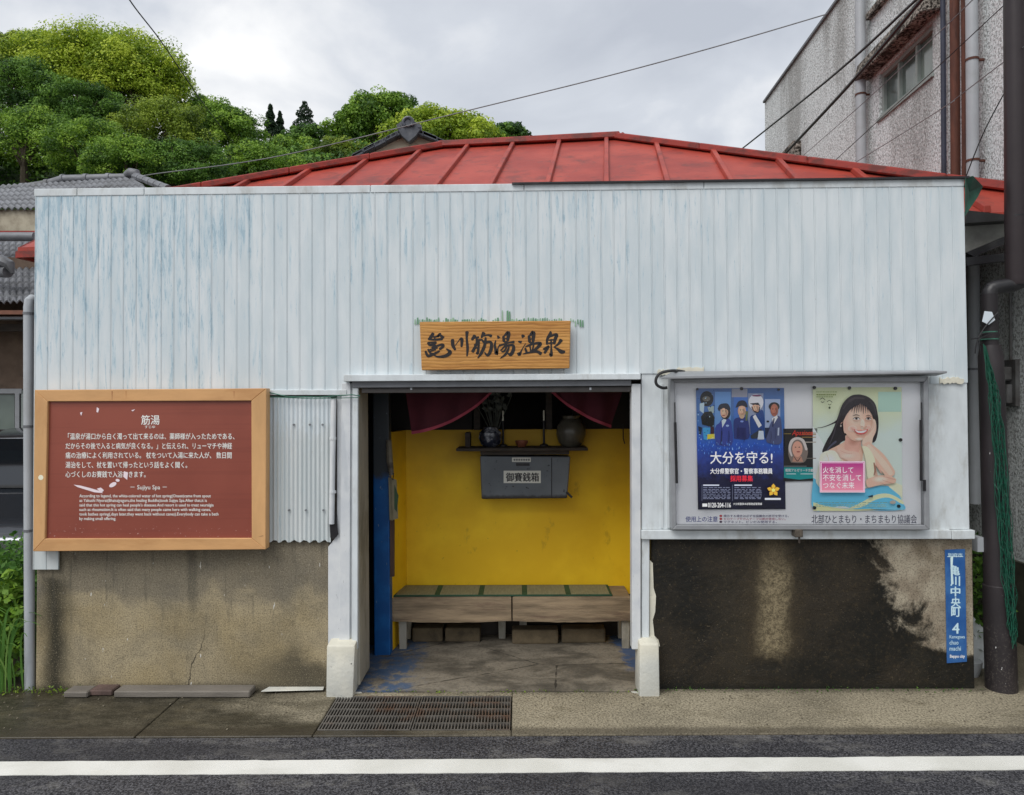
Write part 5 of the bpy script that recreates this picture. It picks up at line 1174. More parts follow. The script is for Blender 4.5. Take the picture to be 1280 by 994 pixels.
# hood over the window
h0, h1 = w1[0]-.06, w1[1]+.22; zh = w1[3]+.03
mm = MB(); mm.hexa([wl(h0,zh,.15), wl(h1,zh,.15), wl(h1,zh+.15,.13), wl(h0,zh+.15,.13)], [wl(h0,zh,0), wl(h1,zh,0), wl(h1,zh+.19,0), wl(h0,zh+.19,0)]); mm.build('window_hood', STUCCO_D, RB, bevel=.01)
mm = MB(); mm.hexa([wl(h0-.10,zh-.02,.17), wl(h0+.0,zh-.02,.17), wl(h0+.0,zh+.30,.17), wl(h0-.10,zh+.30,.17)], [wl(h0-.10,zh+.0,0), wl(h0,zh+.0,0), wl(h0,zh+.30,0), wl(h0-.10,zh+.30,0)]); mm.build('hood_end', STUCCO_D, RB, bevel=.01)
s_ = w2[0]-.06
mm = MB(); mm.hexa([wl(w2[0]-.05,w2[2]-.10,.05), wl(w2[1]+.05,w2[2]-.10,.05), wl(w2[1]+.05,w2[2]-.04,.05), wl(w2[0]-.05,w2[2]-.04,.05)], [wl(w2[0]-.05,w2[2]-.10,-.01), wl(w2[1]+.05,w2[2]-.10,-.01), wl(w2[1]+.05,w2[2]-.04,-.01), wl(w2[0]-.05,w2[2]-.04,-.01)]); mm.build('sill', STUCCO_D, RB)
# small mouldy stub near far end
q = Wp(992,190); mm = MB(); mm.hexa([wl(ws(q)-.3,2.6,.10), wl(ws(q)+.25,2.6,.10), wl(ws(q)+.25,q.z+.05,.10), wl(ws(q)-.3,q.z+.05,.10)], [wl(ws(q)-.3,2.6,0), wl(ws(q)+.25,2.6,0), wl(ws(q)+.25,q.z+.05,0), wl(ws(q)-.3,q.z+.05,0)]); mm.build('wall_buttress', STUCCO_D, RB)
def wpipe(px, wpx, mt, name, z0=0.0, z1=None, off=.09, n_=12):
    q = Wp(px, 150, off); s_ = ws(q); dist = (q.y-CAMY); r_ = wpx*dist/F/2
    mm = MB(); mm.tube([wl(s_,z0,off), wl(s_,(z0+(z1 or zT))/2,off), wl(s_,z1 or zT+.2,off)], r_, n_); o = mm.build(name, mt, RB, smooth=True)
    return s_, r_
def wband(s_, r_, z, off=.09, mt=None):
    mm = MB(); mm.tube([wl(s_,z-.008,off), wl(s_,z+.008,off)], r_*1.12, 12); mm.box(*(lambda q: (q.x+.0, q.x+off+.02, q.y-.008, q.y+.008, z-.008, z+.008))(wl(s_,z,off))); mm.build('pipe_bracket', mt or RUST, RB)
s1_, r1_ = wpipe(1076, 12, PVC, 'drain_pipe')
for z in (3.7, 4.75, 5.8): wband(s1_, r1_, z)
s2_, r2_ = wpipe(1179.5, 6, simple('dark_conduit', (52,56,72), .6, var=.3, sc=9), 'conduit', off=.04)
s3_, r3_ = wpipe(1194, 11, RUST, 'rusty_pipe', z0=2.2)
s4_, r4_ = wpipe(1206, 7, RUST, 'rusty_pipe', z0=2.2)
s5_, r5_ = wpipe(1215.5, 14, PVC, 'drain_pipe', z0=0.9)
for z in (1.9, 3.45, 4.2): wband(s5_, r5_, z, mt=GREYMETAL if z < 3 else RUST)
# dark foundation band of the building
mm = MB(); zf = Wp(1270,700).z; mm.hexa([wl(sN,-.05,.03), wl(sF,-.05,.03), wl(sF,zf,.03), wl(sN,zf,.03)], [wl(sN,-.05,-.03), wl(sF,-.05,-.03), wl(sF,zf,-.03), wl(sN,zf,-.03)]); mm.build('foundation', simple('mossy_foundation', (62,62,50), .9, var=.4, sc=8, bs=.5, dirt=(30,36,24), da=.8), RB)
# electric meter box
q = Wp(1264,480,.0); sm_ = ws(q)
EB = thing('meter_box', 'grey electric meter box with conduits on the stucco wall behind the black pole', 'meter box', wl(sm_, Wp(1264,510).z, .05))
zt1, zb1 = Wp(1264,450).z, Wp(1264,508).z
MET = simple('grey_meter_paint', (104,104,104), .6, var=.25, sc=10, dirt=(60,54,48), da=.6)
def wbox(s0, s1, z0, z1, o0, o1, name, mt, par, bev=.003): mm = MB(); mm.hexa([wl(s0,z0,o1), wl(s1,z0,o1), wl(s1,z1,o1), wl(s0,z1,o1)], [wl(s0,z0,o0), wl(s1,z0,o0), wl(s1,z1,o0), wl(s0,z1,o0)]); return mm.build(name, mt, par, bevel=bev)
wbox(sm_-.10, sm_+.09, zb1, zt1, .0, .03, 'base_plate', MET, EB); wbox(sm_-.07, sm_+.05, (zb1*.45+zt1*.55), zt1-.05, .031, .09, 'meter_case', MET, EB, .01); wbox(sm_-.07, sm_+.05, zb1+.02, (zb1*.5+zt1*.5)-.01, .031, .07, 'terminal_case', MET, EB, .006)
mm = MB(); mm.tube([wl(sm_-.03,zt1,.02), wl(sm_-.03,zt1+.5,.02)], .01, 8); mm.build('conduit', MET, EB)

# ------------------------------------------------------------------ black steel pole
PL = thing('steel_pole', 'black steel pole with an offset elbow pipe at the right edge of the pavement', 'pole', G(1252,860))
pY = G(1252,858).y
b0 = G(1252,861); t0 = P(1238,432,pY)
n = N('scuffed_black_pole'); q = n.xyz(); sc_ = n.noise(75,5,rough=.8)
c_ = n.mix(n.ss(n.noise(4,4,(1,1,.5)), .35,.7), lin((36,32,34)), lin((52,46,48))); c_ = n.mix(n.ma('MULTIPLY', n.ss(sc_, .50,.72,0,.7), n.ss(n.ma('ADD', q[2], n.ma('MULTIPLY', n.noise(5,4), .5)), .75, .35)), c_, lin((112,106,98))); c_ = n.mix(n.ss(n.noise(30,3,(1,1,.4),loc=(3,3,3)), .72,.74), c_, lin((200,200,200)))
POLEM = n.done(c_, .5, 0, n.bump(sc_, .3, .004), .4)
rb_, rt_ = 17.5*(pY-CAMY)/F, 13.5*(pY-CAMY)/F
mm = MB(); mm.tube([b0-Vector((0,0,.03)), b0.lerp(t0,.30), b0.lerp(t0,.303), b0.lerp(t0,.97), t0], [rb_, rb_*.97, rb_*.9, rt_*1.02, rt_*.85], 24); mm.build('lower_post', POLEM, PL, smooth=True)
q0, q1 = t0, P(1236.5,368,pY)
mm = MB(); mm.tube([q0, q0.lerp(q1,.5), q1], 9.5*(pY-CAMY)/F, 18); mm.build('neck', POLEM, PL, smooth=True)
up0 = P(1270,352,pY-.02); up1 = Vector((P(1268,0,pY-.02).x, pY-.02, P(1268,0,pY).z+2.5))
mm = MB(); mm.tube([q1-Vector((0,0,.005)), q1+Vector((0,0,.01)), q1+Vector((.012,0,.03)), q1+Vector((.04,0,.042)), up0+Vector((-.02,0,-.02)), up0+Vector((.03,0,.0))], 9.0*(pY-CAMY)/F, 16); mm.build('elbow', BLACK, PL, smooth=True)
mm = MB(); mm.tube([up0-Vector((0,0,.02)), up0+Vector((0,0,.01)), up1], [.05,.056,.056], 22); mm.build('upper_pole', simple('upper_pole_paint', (52,44,46), .4, .1, var=.12, sc=6), PL, smooth=True)
mm = MB(); ub = P(1270,272,pY-.02); mm.tube([ub, ub+Vector((0,0,.008))], .0575, 22); mm.build('pole_joint', BLACK, PL)
for yy in (425, 416):
    mm = MB(); qq = P(1237,yy,pY); mm.tube([qq, qq+Vector((0,0,.006))], .05 if yy > 420 else .046, 16); mm.build('tie_band', STR, PL)
# rag and twigs tied
mm = MB(); mm.prism([P(x,y,pY-.055) for x,y in ((1228,402),(1236,406),(1244,400),(1240,390),(1231,389))], (0,.004,0)); single(mm.build('plastic_rag', flat((190,198,204))), 'scrap of white plastic tied round the neck of the black pole', 'rag')
mm = MB()
for pts in (((1222,424),(1232,408),(1248,390)), ((1214,424),(1225,422),(1240,418)), ((1226,440),(1224,420),(1236,416)), ((1219,442),(1222,426),(1232,420))): mm.tube([P(x,y,pY-.058) for x,y in smooth_path(pts,4)], .0035, 5)
single(mm.build('twisted_wire', WIREM), 'dark twisted wires knotted round the neck of the black pole', 'wire')
# green net
random.seed(11); nm = MB(); NN = 18
def npt(k, t):
    u = k/(NN-1); top = (1229+3*u, 430+3*u); midp = (1239+13*u, 520); lowp = (1250+16*u, 690); bot = (1262+9*u, 812-40*abs(u-.6))
    c4 = [top, midp, lowp, bot]; q = smooth_path(c4, 12); f = t*(len(q)-1); i = min(int(f), len(q)-2); f -= i
    x = q[i][0]*(1-f)+q[i+1][0]*f; y = q[i][1]*(1-f)+q[i+1][1]*f
    wob = 1.6*math.sin(t*31+k*2.3)+1.1*math.sin(t*57+k*1.1)
    return P(x+wob*min(1,t*4), y, pY-.115-.018*math.sin(k*1.7+t*9))
for k in range(NN): nm.tube([npt(k, t/60) for t in range(61)], .0019, 4, False)
for t in range(1, 58):
    for k in range(NN-1):
        if (t+k) % 2: nm.tube([npt(k, t/60), npt(k+1, (t+1.0)/60)], .0014, 3, False)
        else: nm.tube([npt(k, (t+1.0)/60), npt(k+1, t/60)], .0014, 3, False)
NETM = simple('green_nylon_net', (10,82,62), .55, var=.25, sc=30)
single(nm.build('green_net', NETM), 'green nylon netting hanging down the right side of the black pole', 'net')
# white board and things behind pole
mm = MB(); mm.prism([P(x,y,.35) for x,y in ((1214,850),(1246,850),(1242,800),(1214,768))], (0,.02,0)); single(mm.build('white_board', WHITE), 'broken white board leaning in the gap behind the black pole', 'board')
mm = MB(); mm.lathe(G(1223,853)+Vector((.02,.12,.0)), [(.05,0),(.065,.05),(.07,.09),(.06,.09)]); single(mm.build('plastic_pot', PVC, smooth=True), 'small grey plastic pot between the wall corner and the black pole', 'pot')

# ------------------------------------------------------------------ overhead wires
def wire(pts, r_, label, mt=WIREM, sub=10, ext=0, ext0=0):
    pts = [Vector(p) for p in pts]
    if ext: pts.append(pts[-1] + (pts[-1]-pts[-2]).normalized()*ext)
    if ext0: pts.insert(0, pts[0] + (pts[0]-pts[1]).normalized()*ext0)
    q = smooth_path([tuple(p) for p in pts], sub); mm = MB(); mm.tube(q, r_, 6); single(mm.build('overhead_wire', mt), label, 'wire', 'overhead wires')
LG = simple('grey_twisted_cable', (118,120,122), .6)
wire([P(150,226,6.5), P(190,218,6.4), P(350,195,5.8), P(590,137,5.2), P(760,95,4.8), P(900,57,4.6), P(1036,17,Wp(1036,17).y)], .0075, 'long grey twisted cable sagging from the tiled roof to the stucco building', LG)
wire([P(128,-60,5), P(162,0,5.5), P(200,50,6.5), P(238,106,8), P(262,140,12), P(300,190,30)], .009, 'thin black wire slanting down in front of the hillside trees', ext0=3)
wire([P(915,196,7.5), P(1035,100,3.0), P(1145,0,1.2), P(1230,-80,.2)], .011, 'black wire slanting up from the red roof, upper of the two thick ones', ext=7)
wire([P(978,196,4.9), P(1060,108,2.5), P(1150,2,1.0), P(1220,-82,.1)], .015, 'thickest black cable slanting up in front of the hooded window', ext=7)
wire([P(1000,198,4.2), P(1080,128,2.1), P(1185,30,.7), P(1230,-14,.1)], .0034, 'thin wire crossing the grey drain pipe below the thick cables', LG, ext=6)
wire([P(1036,208,3.1), P(1110,140,1.7), P(1185,72,.7), P(1262,0,.1)], .0034, 'thin wire passing just under the window sill of the stucco building', ext=6)
wire([P(1055,212,2.9), P(1180,134,.8), P(1262,72,.1)], .0034, 'thin wire crossing the blank stucco below the window', LG, ext=6)
wire([P(1207,222,.5), P(1230,165,.3), P(1262,104,.08)], .0034, 'short thin wire rising to the black pole above the right corner')

# ------------------------------------------------------------------ houses on the left and behind
HL = thing('neighbour_house', 'old neighbouring house with grey tiled roofs and brown wall on the far left', 'house', (-5, 4, 0))
BROWN = simple('brown_mortar_wall', (112,94,80), .9, var=.22, sc=9, bs=.6, dirt=(70,60,52), da=.6)
wy = 3.2
mm = MB(); mm.box(-9, P(43,450,wy).x+1.2, wy, wy+.12, 0, P(20,395,wy).z+.6); mm.build('wall', BROWN, HL)
def part_box(px0, py0, px1, py1, Y, th, name, mt, par=HL, bev=0): mm = MB(); rp_(mm, px0, py0, px1, py1, Y, th); return mm.build(name, mt, par, bevel=bev)
wn_ = part_box(-160, 486, 27, 492, wy-.06, .05, 'window', ALU)
part_box(18.5, 492, 24, 640, wy-.06, .05, 'frame', ALU, wn_); part_box(-160, 493, 18, 640, wy-.03, .02, 'pane', GLASS, wn_); part_box(26.5, 488, 29.5, 640, wy-.05, .05, 'frame', FRAMEW, wn_); part_box(-66, 493, -60, 640, wy-.06, .05, 'frame', ALU, wn_)
part_box(-200, 405, 60, 414, wy-.45, .05, 'eaves_beam', DARKWOOD); part_box(-200, 388, 60, 393, wy-.75, .5, 'eaves_board', simple('red_brown_board', (116,74,56), .7, var=.3)); part_box(-200, 396, 60, 399, wy-.7, .1, 'eaves_rail', GREYMETAL)
# generic tiled slope: corners bottom-left, bottom-right, top-right, top-left
def tiled(bl, br, tr, tl, cols, rows_, name='tile_field', mt=TILE, amp=.03):
    def fn(u, v):
        q = (bl*(1-u)+br*u)*(1-v) + (tl*(1-u)+tr*u)*v
        w_ = abs(math.sin(u*cols*math.pi)); stp = (v*rows_) % 1.0
        q = q.copy(); q.z += amp*w_ + .022*(1-stp); return q
    mm = MB(); vs = []
    nu = cols*4; us_ = [i/nu for i in range(nu+1)]; vv = []
    for r_ in range(rows_): vv += [(r_+.001)/rows_, (r_+.999)/rows_]
    vs = [fn(u, v) for v in vv for u in us_]; nv = len(vv)
    mm.add(vs, [(j*(nu+1)+i, j*(nu+1)+i+1, (j+1)*(nu+1)+i+1, (j+1)*(nu+1)+i) for j in range(nv-1) for i in range(nu)])
    return mm.build(name, mt, HL if name == 'tile_field' else None, smooth=False, kind='stuff', solid=.01)
# lower roof
e0, e1 = P(-250,392,2.4), P(110,377,2.55); t1, t0_ = P(110,292,4.1), P(-250,296,4.0)
tiled(e0, e1, t1, t0_, 44, 13, amp=.025)
rl = P(-40,330,2.9); 
for (a_, b_, r_) in ((P(-30,338,2.75), P(10,340,2.6), .055),):
    mm = MB(); mm.tube([a_, b_], r_, 10); mm.build('ridge_tile', TILE, HL, smooth=True)
mm = MB(); mm.tube([P(-8,330,2.6), P(2,326,2.6), P(12,331,2.6), P(16,342,2.6)], [.05,.06,.05,.015], 8); mm.build('ridge_end_tile', TILE, HL, smooth=True)
# gutter and red eave corner
gu = MB(); gu.tube([P(-200,296,3.2), P(44,296,3.0)], .045, 10); gu.build('gutter', GREYMETAL, HL, smooth=True)
part_box(-200, 288.5, 60, 291.5, 3.3, .1, 'eaves_fascia', RED2)
part_box(-200, 262, 80, 300, 4.25, .1, 'upper_wall', PLASTER)
# upper roof
eL, eR = P(-200,266,4.2), P(215,262,4.2); tR, tL = P(160,226,5.4), P(-200,247,5.6)
tiled(eL, eR, P(165,222,5.3), tL, 52, 6, amp=.03)
rpts = [P(-200,250,5.5), P(0,240,5.45), P(60,230,5.4), P(80,224,5.35), P(165,222,5.3)]
for a_, b_ in zip(rpts[:-1], rpts[1:]):
    n_ = max(1, int((b_-a_).length/.28))
    for k in range(n_):
        mm = MB(); p_ = a_.lerp(b_, k/n_); q_ = a_.lerp(b_, (k+1.06)/n_); mm.tube([p_, p_.lerp(q_,.85), p_.lerp(q_,.86), q_], [.055,.055,.066,.066], 10); mm.build('ridge_tile', TILE, HL, smooth=True)
mm = MB(); mm.tube([P(158,218,5.25), P(163,215.5,5.2), P(170,217,5.2), P(174,224,5.2)], [.04,.055,.06,.03], 10); mm.build('ridge_end_tile', TILE, HL, smooth=True)
hp_ = [P(168,220,5.2), P(210,236,4.6)]
for k in range(6):
    p_ = hp_[0].lerp(hp_[1], k/6); q_ = hp_[0].lerp(hp_[1], (k+1.05)/6); mm = MB(); mm.tube([p_, q_], [.045,.05], 8); mm.build('hip_tile', TILE, HL, smooth=True)
# house behind with black gable tiles
HB = thing('gabled_house', 'house with dark gable tiles and round ridge end ornament behind the red roof', 'house', P(512,240,9) )
gY = 9.0
mm = MB(); mm.prism([P(x,y,gY) for x,y in ((440,214),(600,214),(598,196),(511,166),(445,200))], (0,.1,0)); mm.build('gable_wall', PLASTER, HB)
mm = MB(); mm.prism([P(x,y,gY+.05) for x,y in ((445,300),(600,300),(600,215),(445,215))], (0,4,0)); mm.build('house_body', PLASTER, HB)
for sgn in (-1, 1):
    A_ = P(511,160,gY-.15); B_ = P(440,196,gY-.15) if sgn < 0 else P(598,196,gY-.15); n_ = 5
    for k in range(n_):
        p_ = A_.lerp(B_, k/n_); q_ = A_.lerp(B_, (k+1.05)/n_); nv_ = Vector((0,0,1))
        mm = MB(); h_ = Vector((0,0,.085)); dn = Vector((0,0,-.05)) ; lift = Vector((0,0,.012*(k%2)))
        mm.hexa([p_+dn+lift, q_+dn+lift, q_+h_*.6+lift, p_+h_*.6+lift], [p_+dn+Vector((0,.3,0)), q_+dn+Vector((0,.3,0)), q_+h_*.6+Vector((0,.3,0)), p_+h_*.6+Vector((0,.3,0))]); mm.build('verge_tile', TILEDK, HB, bevel=.015)
    mm = MB(); A2_ = P(511,158,gY-.1); q_ = B_; mm.prism([A_, B_, B_+Vector((0,4,0)), A_+Vector((0,4,0))], (0,0,.05)); mm.build('roof_slope', TILEDK, HB)
oc_ = P(510,153,gY-.25)
mm = MB(); ring = [oc_ + Vector((.085*math.cos(a_), 0, .085*math.sin(a_))) for a_ in [math.pi*(-.25+1.5*i/14) for i in range(15)]]; mm.tube(ring, .03, 8); mm.build('ornament_scroll', TILEDK, HB, smooth=True)
mm = MB(); mm.tube([oc_, oc_+Vector((0,.12,0))], [.075,.075], 18); mm.build('ornament_disc', TILEDK, HB, smooth=True)
mm = MB(); mm.prism([P(x,y,gY-.22) for x,y in ((496,160),(500,152),(520,152),(527,160),(520,170),(511,178),(502,170))], (0,.15,0)); mm.build('ornament_base', TILEDK, HB, bevel=.01)
for cx_ in (498, 524):
    c1 = P(cx_,157,gY-.24); mm = MB(); mm.tube([c1, c1+Vector((0,.1,0))], .035, 12); mm.build('ornament_curl', TILEDK, HB, smooth=True)

# ------------------------------------------------------------------ parked car (front end, left)
CR = thing('parked_car', 'dark grey car parked nose out in the gap left of the bathhouse', 'car', (-4.35, 3.0, 0))
PAINT = N('dark_car_paint').done(lin((44,48,54)), .25, .3, None, .6, **{'Coat Weight': .6}); CGL = N('car_glass').done(lin((20,24,28)), .06, 0, None, .8); RUB = simple('tyre_rubber', (28,28,28), .85); CHR = N('chrome_trim').done(lin((190,192,196)), .25, .9)
cx, hw = -4.35, .84; y0 = 1.0
prof = [(0,.28),(0,.55),(.06,.72),(.35,.82),(.95,.93),(1.55,1.38),(1.9,1.44),(2.9,1.43),(3.5,1.2),(3.9,1.0),(3.95,.6),(3.9,.28)]
def carsec(w_, shr):
    return [(cx + w_*(1 if z < .95 else 1-(z-.95)*.34), y0+y, z) for y, z in prof]
mm = MB(); Lq = [(2*cx-x, y, z) for x, y, z in carsec(hw,0)]; Rq = carsec(hw,0); k = len(prof)
mm.add(Lq+Rq, [tuple(range(k)), tuple(range(2*k-1,k-1,-1))] + [(i, i+k, (i+1)%k+k, (i+1)%k) for i in range(k)]); mm.build('body', PAINT, CR, bevel=.05, seg=3, smooth=True)
def cp(fx_, y, z, off=0): return Vector((cx + fx_*hw*(1 if z < .95 else 1-(z-.95)*.34), y0+y, z+off))
mm = MB(); mm.prism([cp(-.93,.99,.955), cp(.93,.99,.955), cp(.90,1.50,1.335), cp(-.90,1.50,1.335)], (0,-.03,.03)); mm.build('windscreen', CGL, CR, bevel=.01)
mm = MB(); mm.tube([cp(-.95,1.505,1.345,.005), cp(0,1.50,1.36,.005), cp(.95,1.505,1.345,.005)], .012, 6); mm.build('windscreen_trim', CHR, CR)
mm = MB(); mm.tube([cp(-.5,.97,.965,.01), cp(.1,1.10,1.05,.03), cp(.45,1.16,1.09,.02)], .008, 5); mm.build('wiper', BLACK, CR)
for sgn in (-1, 1):
    mm = MB(); ps = [(1.15,.98),(1.62,1.33),(2.85,1.34),(3.3,1.15),(3.2,.98)]; x_ = lambda z: cx + sgn*(hw*(1-(z-.95)*.34)+.006)
    mm.prism([(x_(z), y0+y, z) for y, z in ps], (sgn*.012,0,0)); mm.build('side_window', CGL, CR)
    mm = MB(); ps = smooth_path([(1.0,.965),(1.58,1.385),(1.95,1.42),(2.9,1.42)],5); mm.tube([(x_(z)-sgn*.02, y0+y, z) for y, z in ps], .010, 6); mm.build('roof_rail', CHR, CR)
    for yy in (.75, 3.15):
        c1 = Vector((cx+sgn*(hw-.1), y0+yy, .30)); mm = MB(); mm.tube([c1-Vector((sgn*.1,0,0)), c1+Vector((sgn*.11,0,0))], .30, 24); w_ = mm.build('wheel', RUB, CR, bevel=.02, smooth=True)
        mm = MB(); mm.tube([c1+Vector((sgn*.11,0,0)), c1+Vector((sgn*.118,0,0))], .19, 20); mm.build('rim', CHR, w_)
    c1 = Vector((cx+sgn*.62, y0+.02, .66)); mm = MB(); mm.box(c1.x-.14, c1.x+.14, c1.y-.02, c1.y+.1, .60, .72); mm.build('headlight', CHR, CR, bevel=.02, seg=2)
    c1 = Vector((cx+sgn*(hw+.06), y0+1.2, 1.0)); mm = MB(); mm.box(c1.x-.08, c1.x+.08, c1.y-.04, c1.y+.05, .95, 1.08); mm.build('wing_mirror', PAINT, CR, bevel=.03, seg=2)
mm = MB(); mm.box(cx-.45, cx+.45, y0-.015, y0+.02, .38, .5); mm.build('grille', BLACK, CR)

# ------------------------------------------------------------------ foliage helpers
def leafmat(name, dark, mid_, light, rough=.55, tr=.35):
    n = N(name); a_ = n.attr('shade')
    c = n.ramp(a_[2], [(0.0, dark), (0.5, mid_), (1.0, light)])
    out = [x for x in n.t.nodes if x.type == 'OUTPUT_MATERIAL'][0]
    n.done(c, rough, 0, None, .3)
    t = n.t.nodes.new('ShaderNodeBsdfTranslucent'); n.t.links.new(c, t.inputs[0]); m_ = n.t.nodes.new('ShaderNodeMixShader'); m_.inputs[0].default_value = tr
    n.t.links.new(n.b.outputs[0], m_.inputs[1]); n.t.links.new(t.outputs[0], m_.inputs[2]); n.t.links.new(m_.outputs[0], out.inputs[0]); return n.m
LM = {'bright': leafmat('spring_leaves', (.11,.19,.014), (.30,.42,.03), (.55,.64,.07)),
      'olive': leafmat('olive_leaves', (.06,.11,.016), (.20,.29,.032), (.38,.48,.055)),
      'dark': leafmat('evergreen_leaves', (.02,.06,.014), (.08,.18,.026), (.20,.36,.05)),
      'mid': leafmat('broad_leaves', (.04,.10,.014), (.16,.30,.032), (.33,.50,.06)),
      'conifer': leafmat('conifer_needles', (.01,.025,.012), (.02,.045,.02), (.04,.075,.03), tr=.1),
      'weed': leafmat('weed_leaves', (.03,.09,.015), (.07,.18,.025), (.16,.32,.05)),
      'blade': leafmat('grass_blades', (.05,.14,.03), (.12,.27,.05), (.25,.42,.10))}
BARK = simple('grey_bark', (84,74,62), .9, var=.3, sc=10, bs=.6, stretch=(1,1,.3))
def leafobj(name, cen, siz, nrm, shade, mat, parent, aspect=.55):
    n_ = len(cen); rnd = np.random.randn(n_,3); t = np.cross(nrm, rnd); t /= np.linalg.norm(t,axis=1)[:,None]+1e-9; b = np.cross(nrm, t); b /= np.linalg.norm(b,axis=1)[:,None]+1e-9
    t = t*siz[:,None]*.5; b = b*siz[:,None]*.5*aspect
    v = np.stack([cen-t, cen-b*1.0+t*.1, cen+t, cen+b*1.0+t*.1], 1).reshape(-1,3)
    org = np.array(parent.location) if parent is not None else np.zeros(3)
    me = bpy.data.meshes.new(name); me.vertices.add(n_*4); me.vertices.foreach_set('co', (v-org).ravel()); me.loops.add(n_*4); me.loops.foreach_set('vertex_index', np.arange(n_*4)); me.polygons.add(n_); me.polygons.foreach_set('loop_start', np.arange(n_)*4)
    try: me.polygons.foreach_set('loop_total', np.full(n_,4))
    except Exception: pass
    me.update(calc_edges=True); at = me.attributes.new('shade', 'FLOAT', 'POINT'); at.data.foreach_set('value', np.repeat(shade,4)); me.materials.append(mat)
    o = bpy.data.objects.new(name, me); COL.objects.link(o)
    if parent is not None: o.parent = parent
    return o
def crown_pts(ells, nclump, nleaf, size, rs, fill=.35):
    cen, nr, sh, sz_ = [], [], [], []
    for (c0, r0) in ells:
        c0 = np.array(c0); r0 = np.array(r0)
        d = rs.randn(nclump,3); d /= np.linalg.norm(d,axis=1)[:,None]; d[:,2] = np.where(d[:,2] < -.75, -d[:,2], d[:,2])
        rad = rs.uniform(.62,1.0,nclump); rad[:int(nclump*.15)] = rs.uniform(.2,.6,int(nclump*.15)); cc = c0 + d*r0*rad[:,None]
        cr_ = rs.uniform(.14,.26,nclump)*np.mean(r0); tint = rs.uniform(-.48,.48,nclump)
        for c1, rr, tt in zip(cc, cr_, tint):
            m_ = int(nleaf*rs.uniform(.6,1.3)); e = rs.randn(m_,3); e /= np.linalg.norm(e,axis=1)[:,None]
            rad2 = rs.uniform(.45,1.05,m_)**.6; p = c1 + e*rad2[:,None]*rr*np.array([1.25,1.25,.8])
            cen.append(p); nn_ = e*.8 + np.array([0,-.15,.5]) + rs.randn(m_,3)*.45; nn_ /= np.linalg.norm(nn_,axis=1)[:,None]; nr.append(nn_)
            sh.append(np.clip(.5+tt+rs.uniform(-.22,.22,m_),0,1)); sz_.append(size*rs.uniform(.6,1.35,m_))
    return np.concatenate(cen), np.concatenate(sz_), np.concatenate(nr), np.concatenate(sh)
def tree(px, py, rx, ry, Y, kind, label, nclump=70, nleaf=90, leaf=3.0, extra=(), base=None, seed=0, cat='tree', group='trees on the hillside'):
    rs = np.random.RandomState(seed+5); k = (Y-CAMY)/F; c0 = P(px,py,Y); zb_ = min(hillz(c0.x, Y)-.3, c0.z-ry*k*.8)
    T = thing('broadleaf_tree', label, cat, (c0.x, Y, zb_), group)
    ells = [(tuple(c0), (rx*k, min(rx,ry*1.3)*k, ry*k))] + [(tuple(P(ex,ey,Y+ed)), (er*k, er*k, er*k*.8)) for ex,ey,er,ed in extra]
    cen, sz_, nr, sh = crown_pts(ells, int(nclump*1.6), int(nleaf*1.75), leaf*k, rs)
    leafobj('crown', cen, sz_, nr, sh, LM[kind], T)
    mm = MB(); b_ = Vector((c0.x, Y, zb_)); top = Vector(c0); R0 = rx*k*.06
    mm.tube([b_, b_.lerp(top,.5), top], [R0*1.3, R0, R0*.5], 8)
    for i in range(14):
        a_ = rs.uniform(0,6.28); e_ = rs.uniform(.1,1.1); s_ = b_.lerp(top, rs.uniform(.35,.95)); q_ = top + Vector((math.cos(a_)*rx*k*.8*math.cos(e_), math.sin(a_)*ry*k*.8, math.sin(e_)*ry*k*.75)); mm.tube([s_, s_.lerp(q_,.5)+Vector((0,0,.1)), q_], [R0*.45,R0*.28,R0*.1], 5)
    mm.build('trunk', BARK, T)
    return T
# hillside behind
def hillz(x, y):
    t = min(1, max(0, (y-14)/28))
    return -.2 + t*t*(3-2*t)*16.2/(1+math.exp((x-4)/2.0)) + .3*math.sin(x*.7+y*.4) - (max(0,y-60)*.02)
mm = MB(); mm.grid(70, 40, lambda u, v: (-110+220*u, 15+110*v, hillz(-110+220*u, 15+110*v)))
HILLM = simple('hill_undergrowth', (40,58,26), .95, var=.5, sc=2, bs=1)
st(mm.build('hillside', HILLM, smooth=True))
for i_, (px_, py_, Y_, kd_, lb_) in enumerate(((-90,110,44,'mid','mid green crown beyond the left edge, highest of the outer trees'), (-70,170,34,'dark','dark crown beyond the left edge above the tiled roofs'), (-190,150,42,'bright','yellow green crown farthest beyond the left edge'), (-180,205,32,'olive','olive crown low beyond the left edge'))):
    tree(px_, py_, 72, 44, Y_, kd_, lb_, 70, 70, 4.6, seed=50+i_)
tree(62, 70, 60, 28, 45, 'bright', 'yellow green shoulder crown left of the biggest bright tree', 90, 90, seed=31)
tree(175, 100, 58, 42, 43, 'bright', 'bright crown on the right shoulder of the biggest tree, by the thin wire', 100, 80, 3.4, seed=32)
tree(255, 150, 46, 26, 45, 'mid', 'mid green crown where the thin wire meets the treeline', 70, 90, seed=33)
tree(160, 205, 60, 30, 29, 'mid', 'green crown directly behind the ridge end of the grey tiled roof', 80, 90, seed=34)
tree(360, 196, 46, 24, 45, 'mid', 'green crown under the wide conifer, above the red roof edge', 70, 90, seed=35)
tree(128, 92, 108, 50, 44, 'bright', 'biggest bright yellow green tree crown, topping the hill at left', 230, 105, 3.3, seed=1)
tree(12, 72, 45, 26, 46, 'olive', 'yellow green crown cut by the left edge above the dark trees', 60, 90, 3.8, seed=2)
tree(28, 120, 62, 42, 38, 'dark', 'dark green crown at the left edge under the bright one', 90, 110, seed=3, base=1)
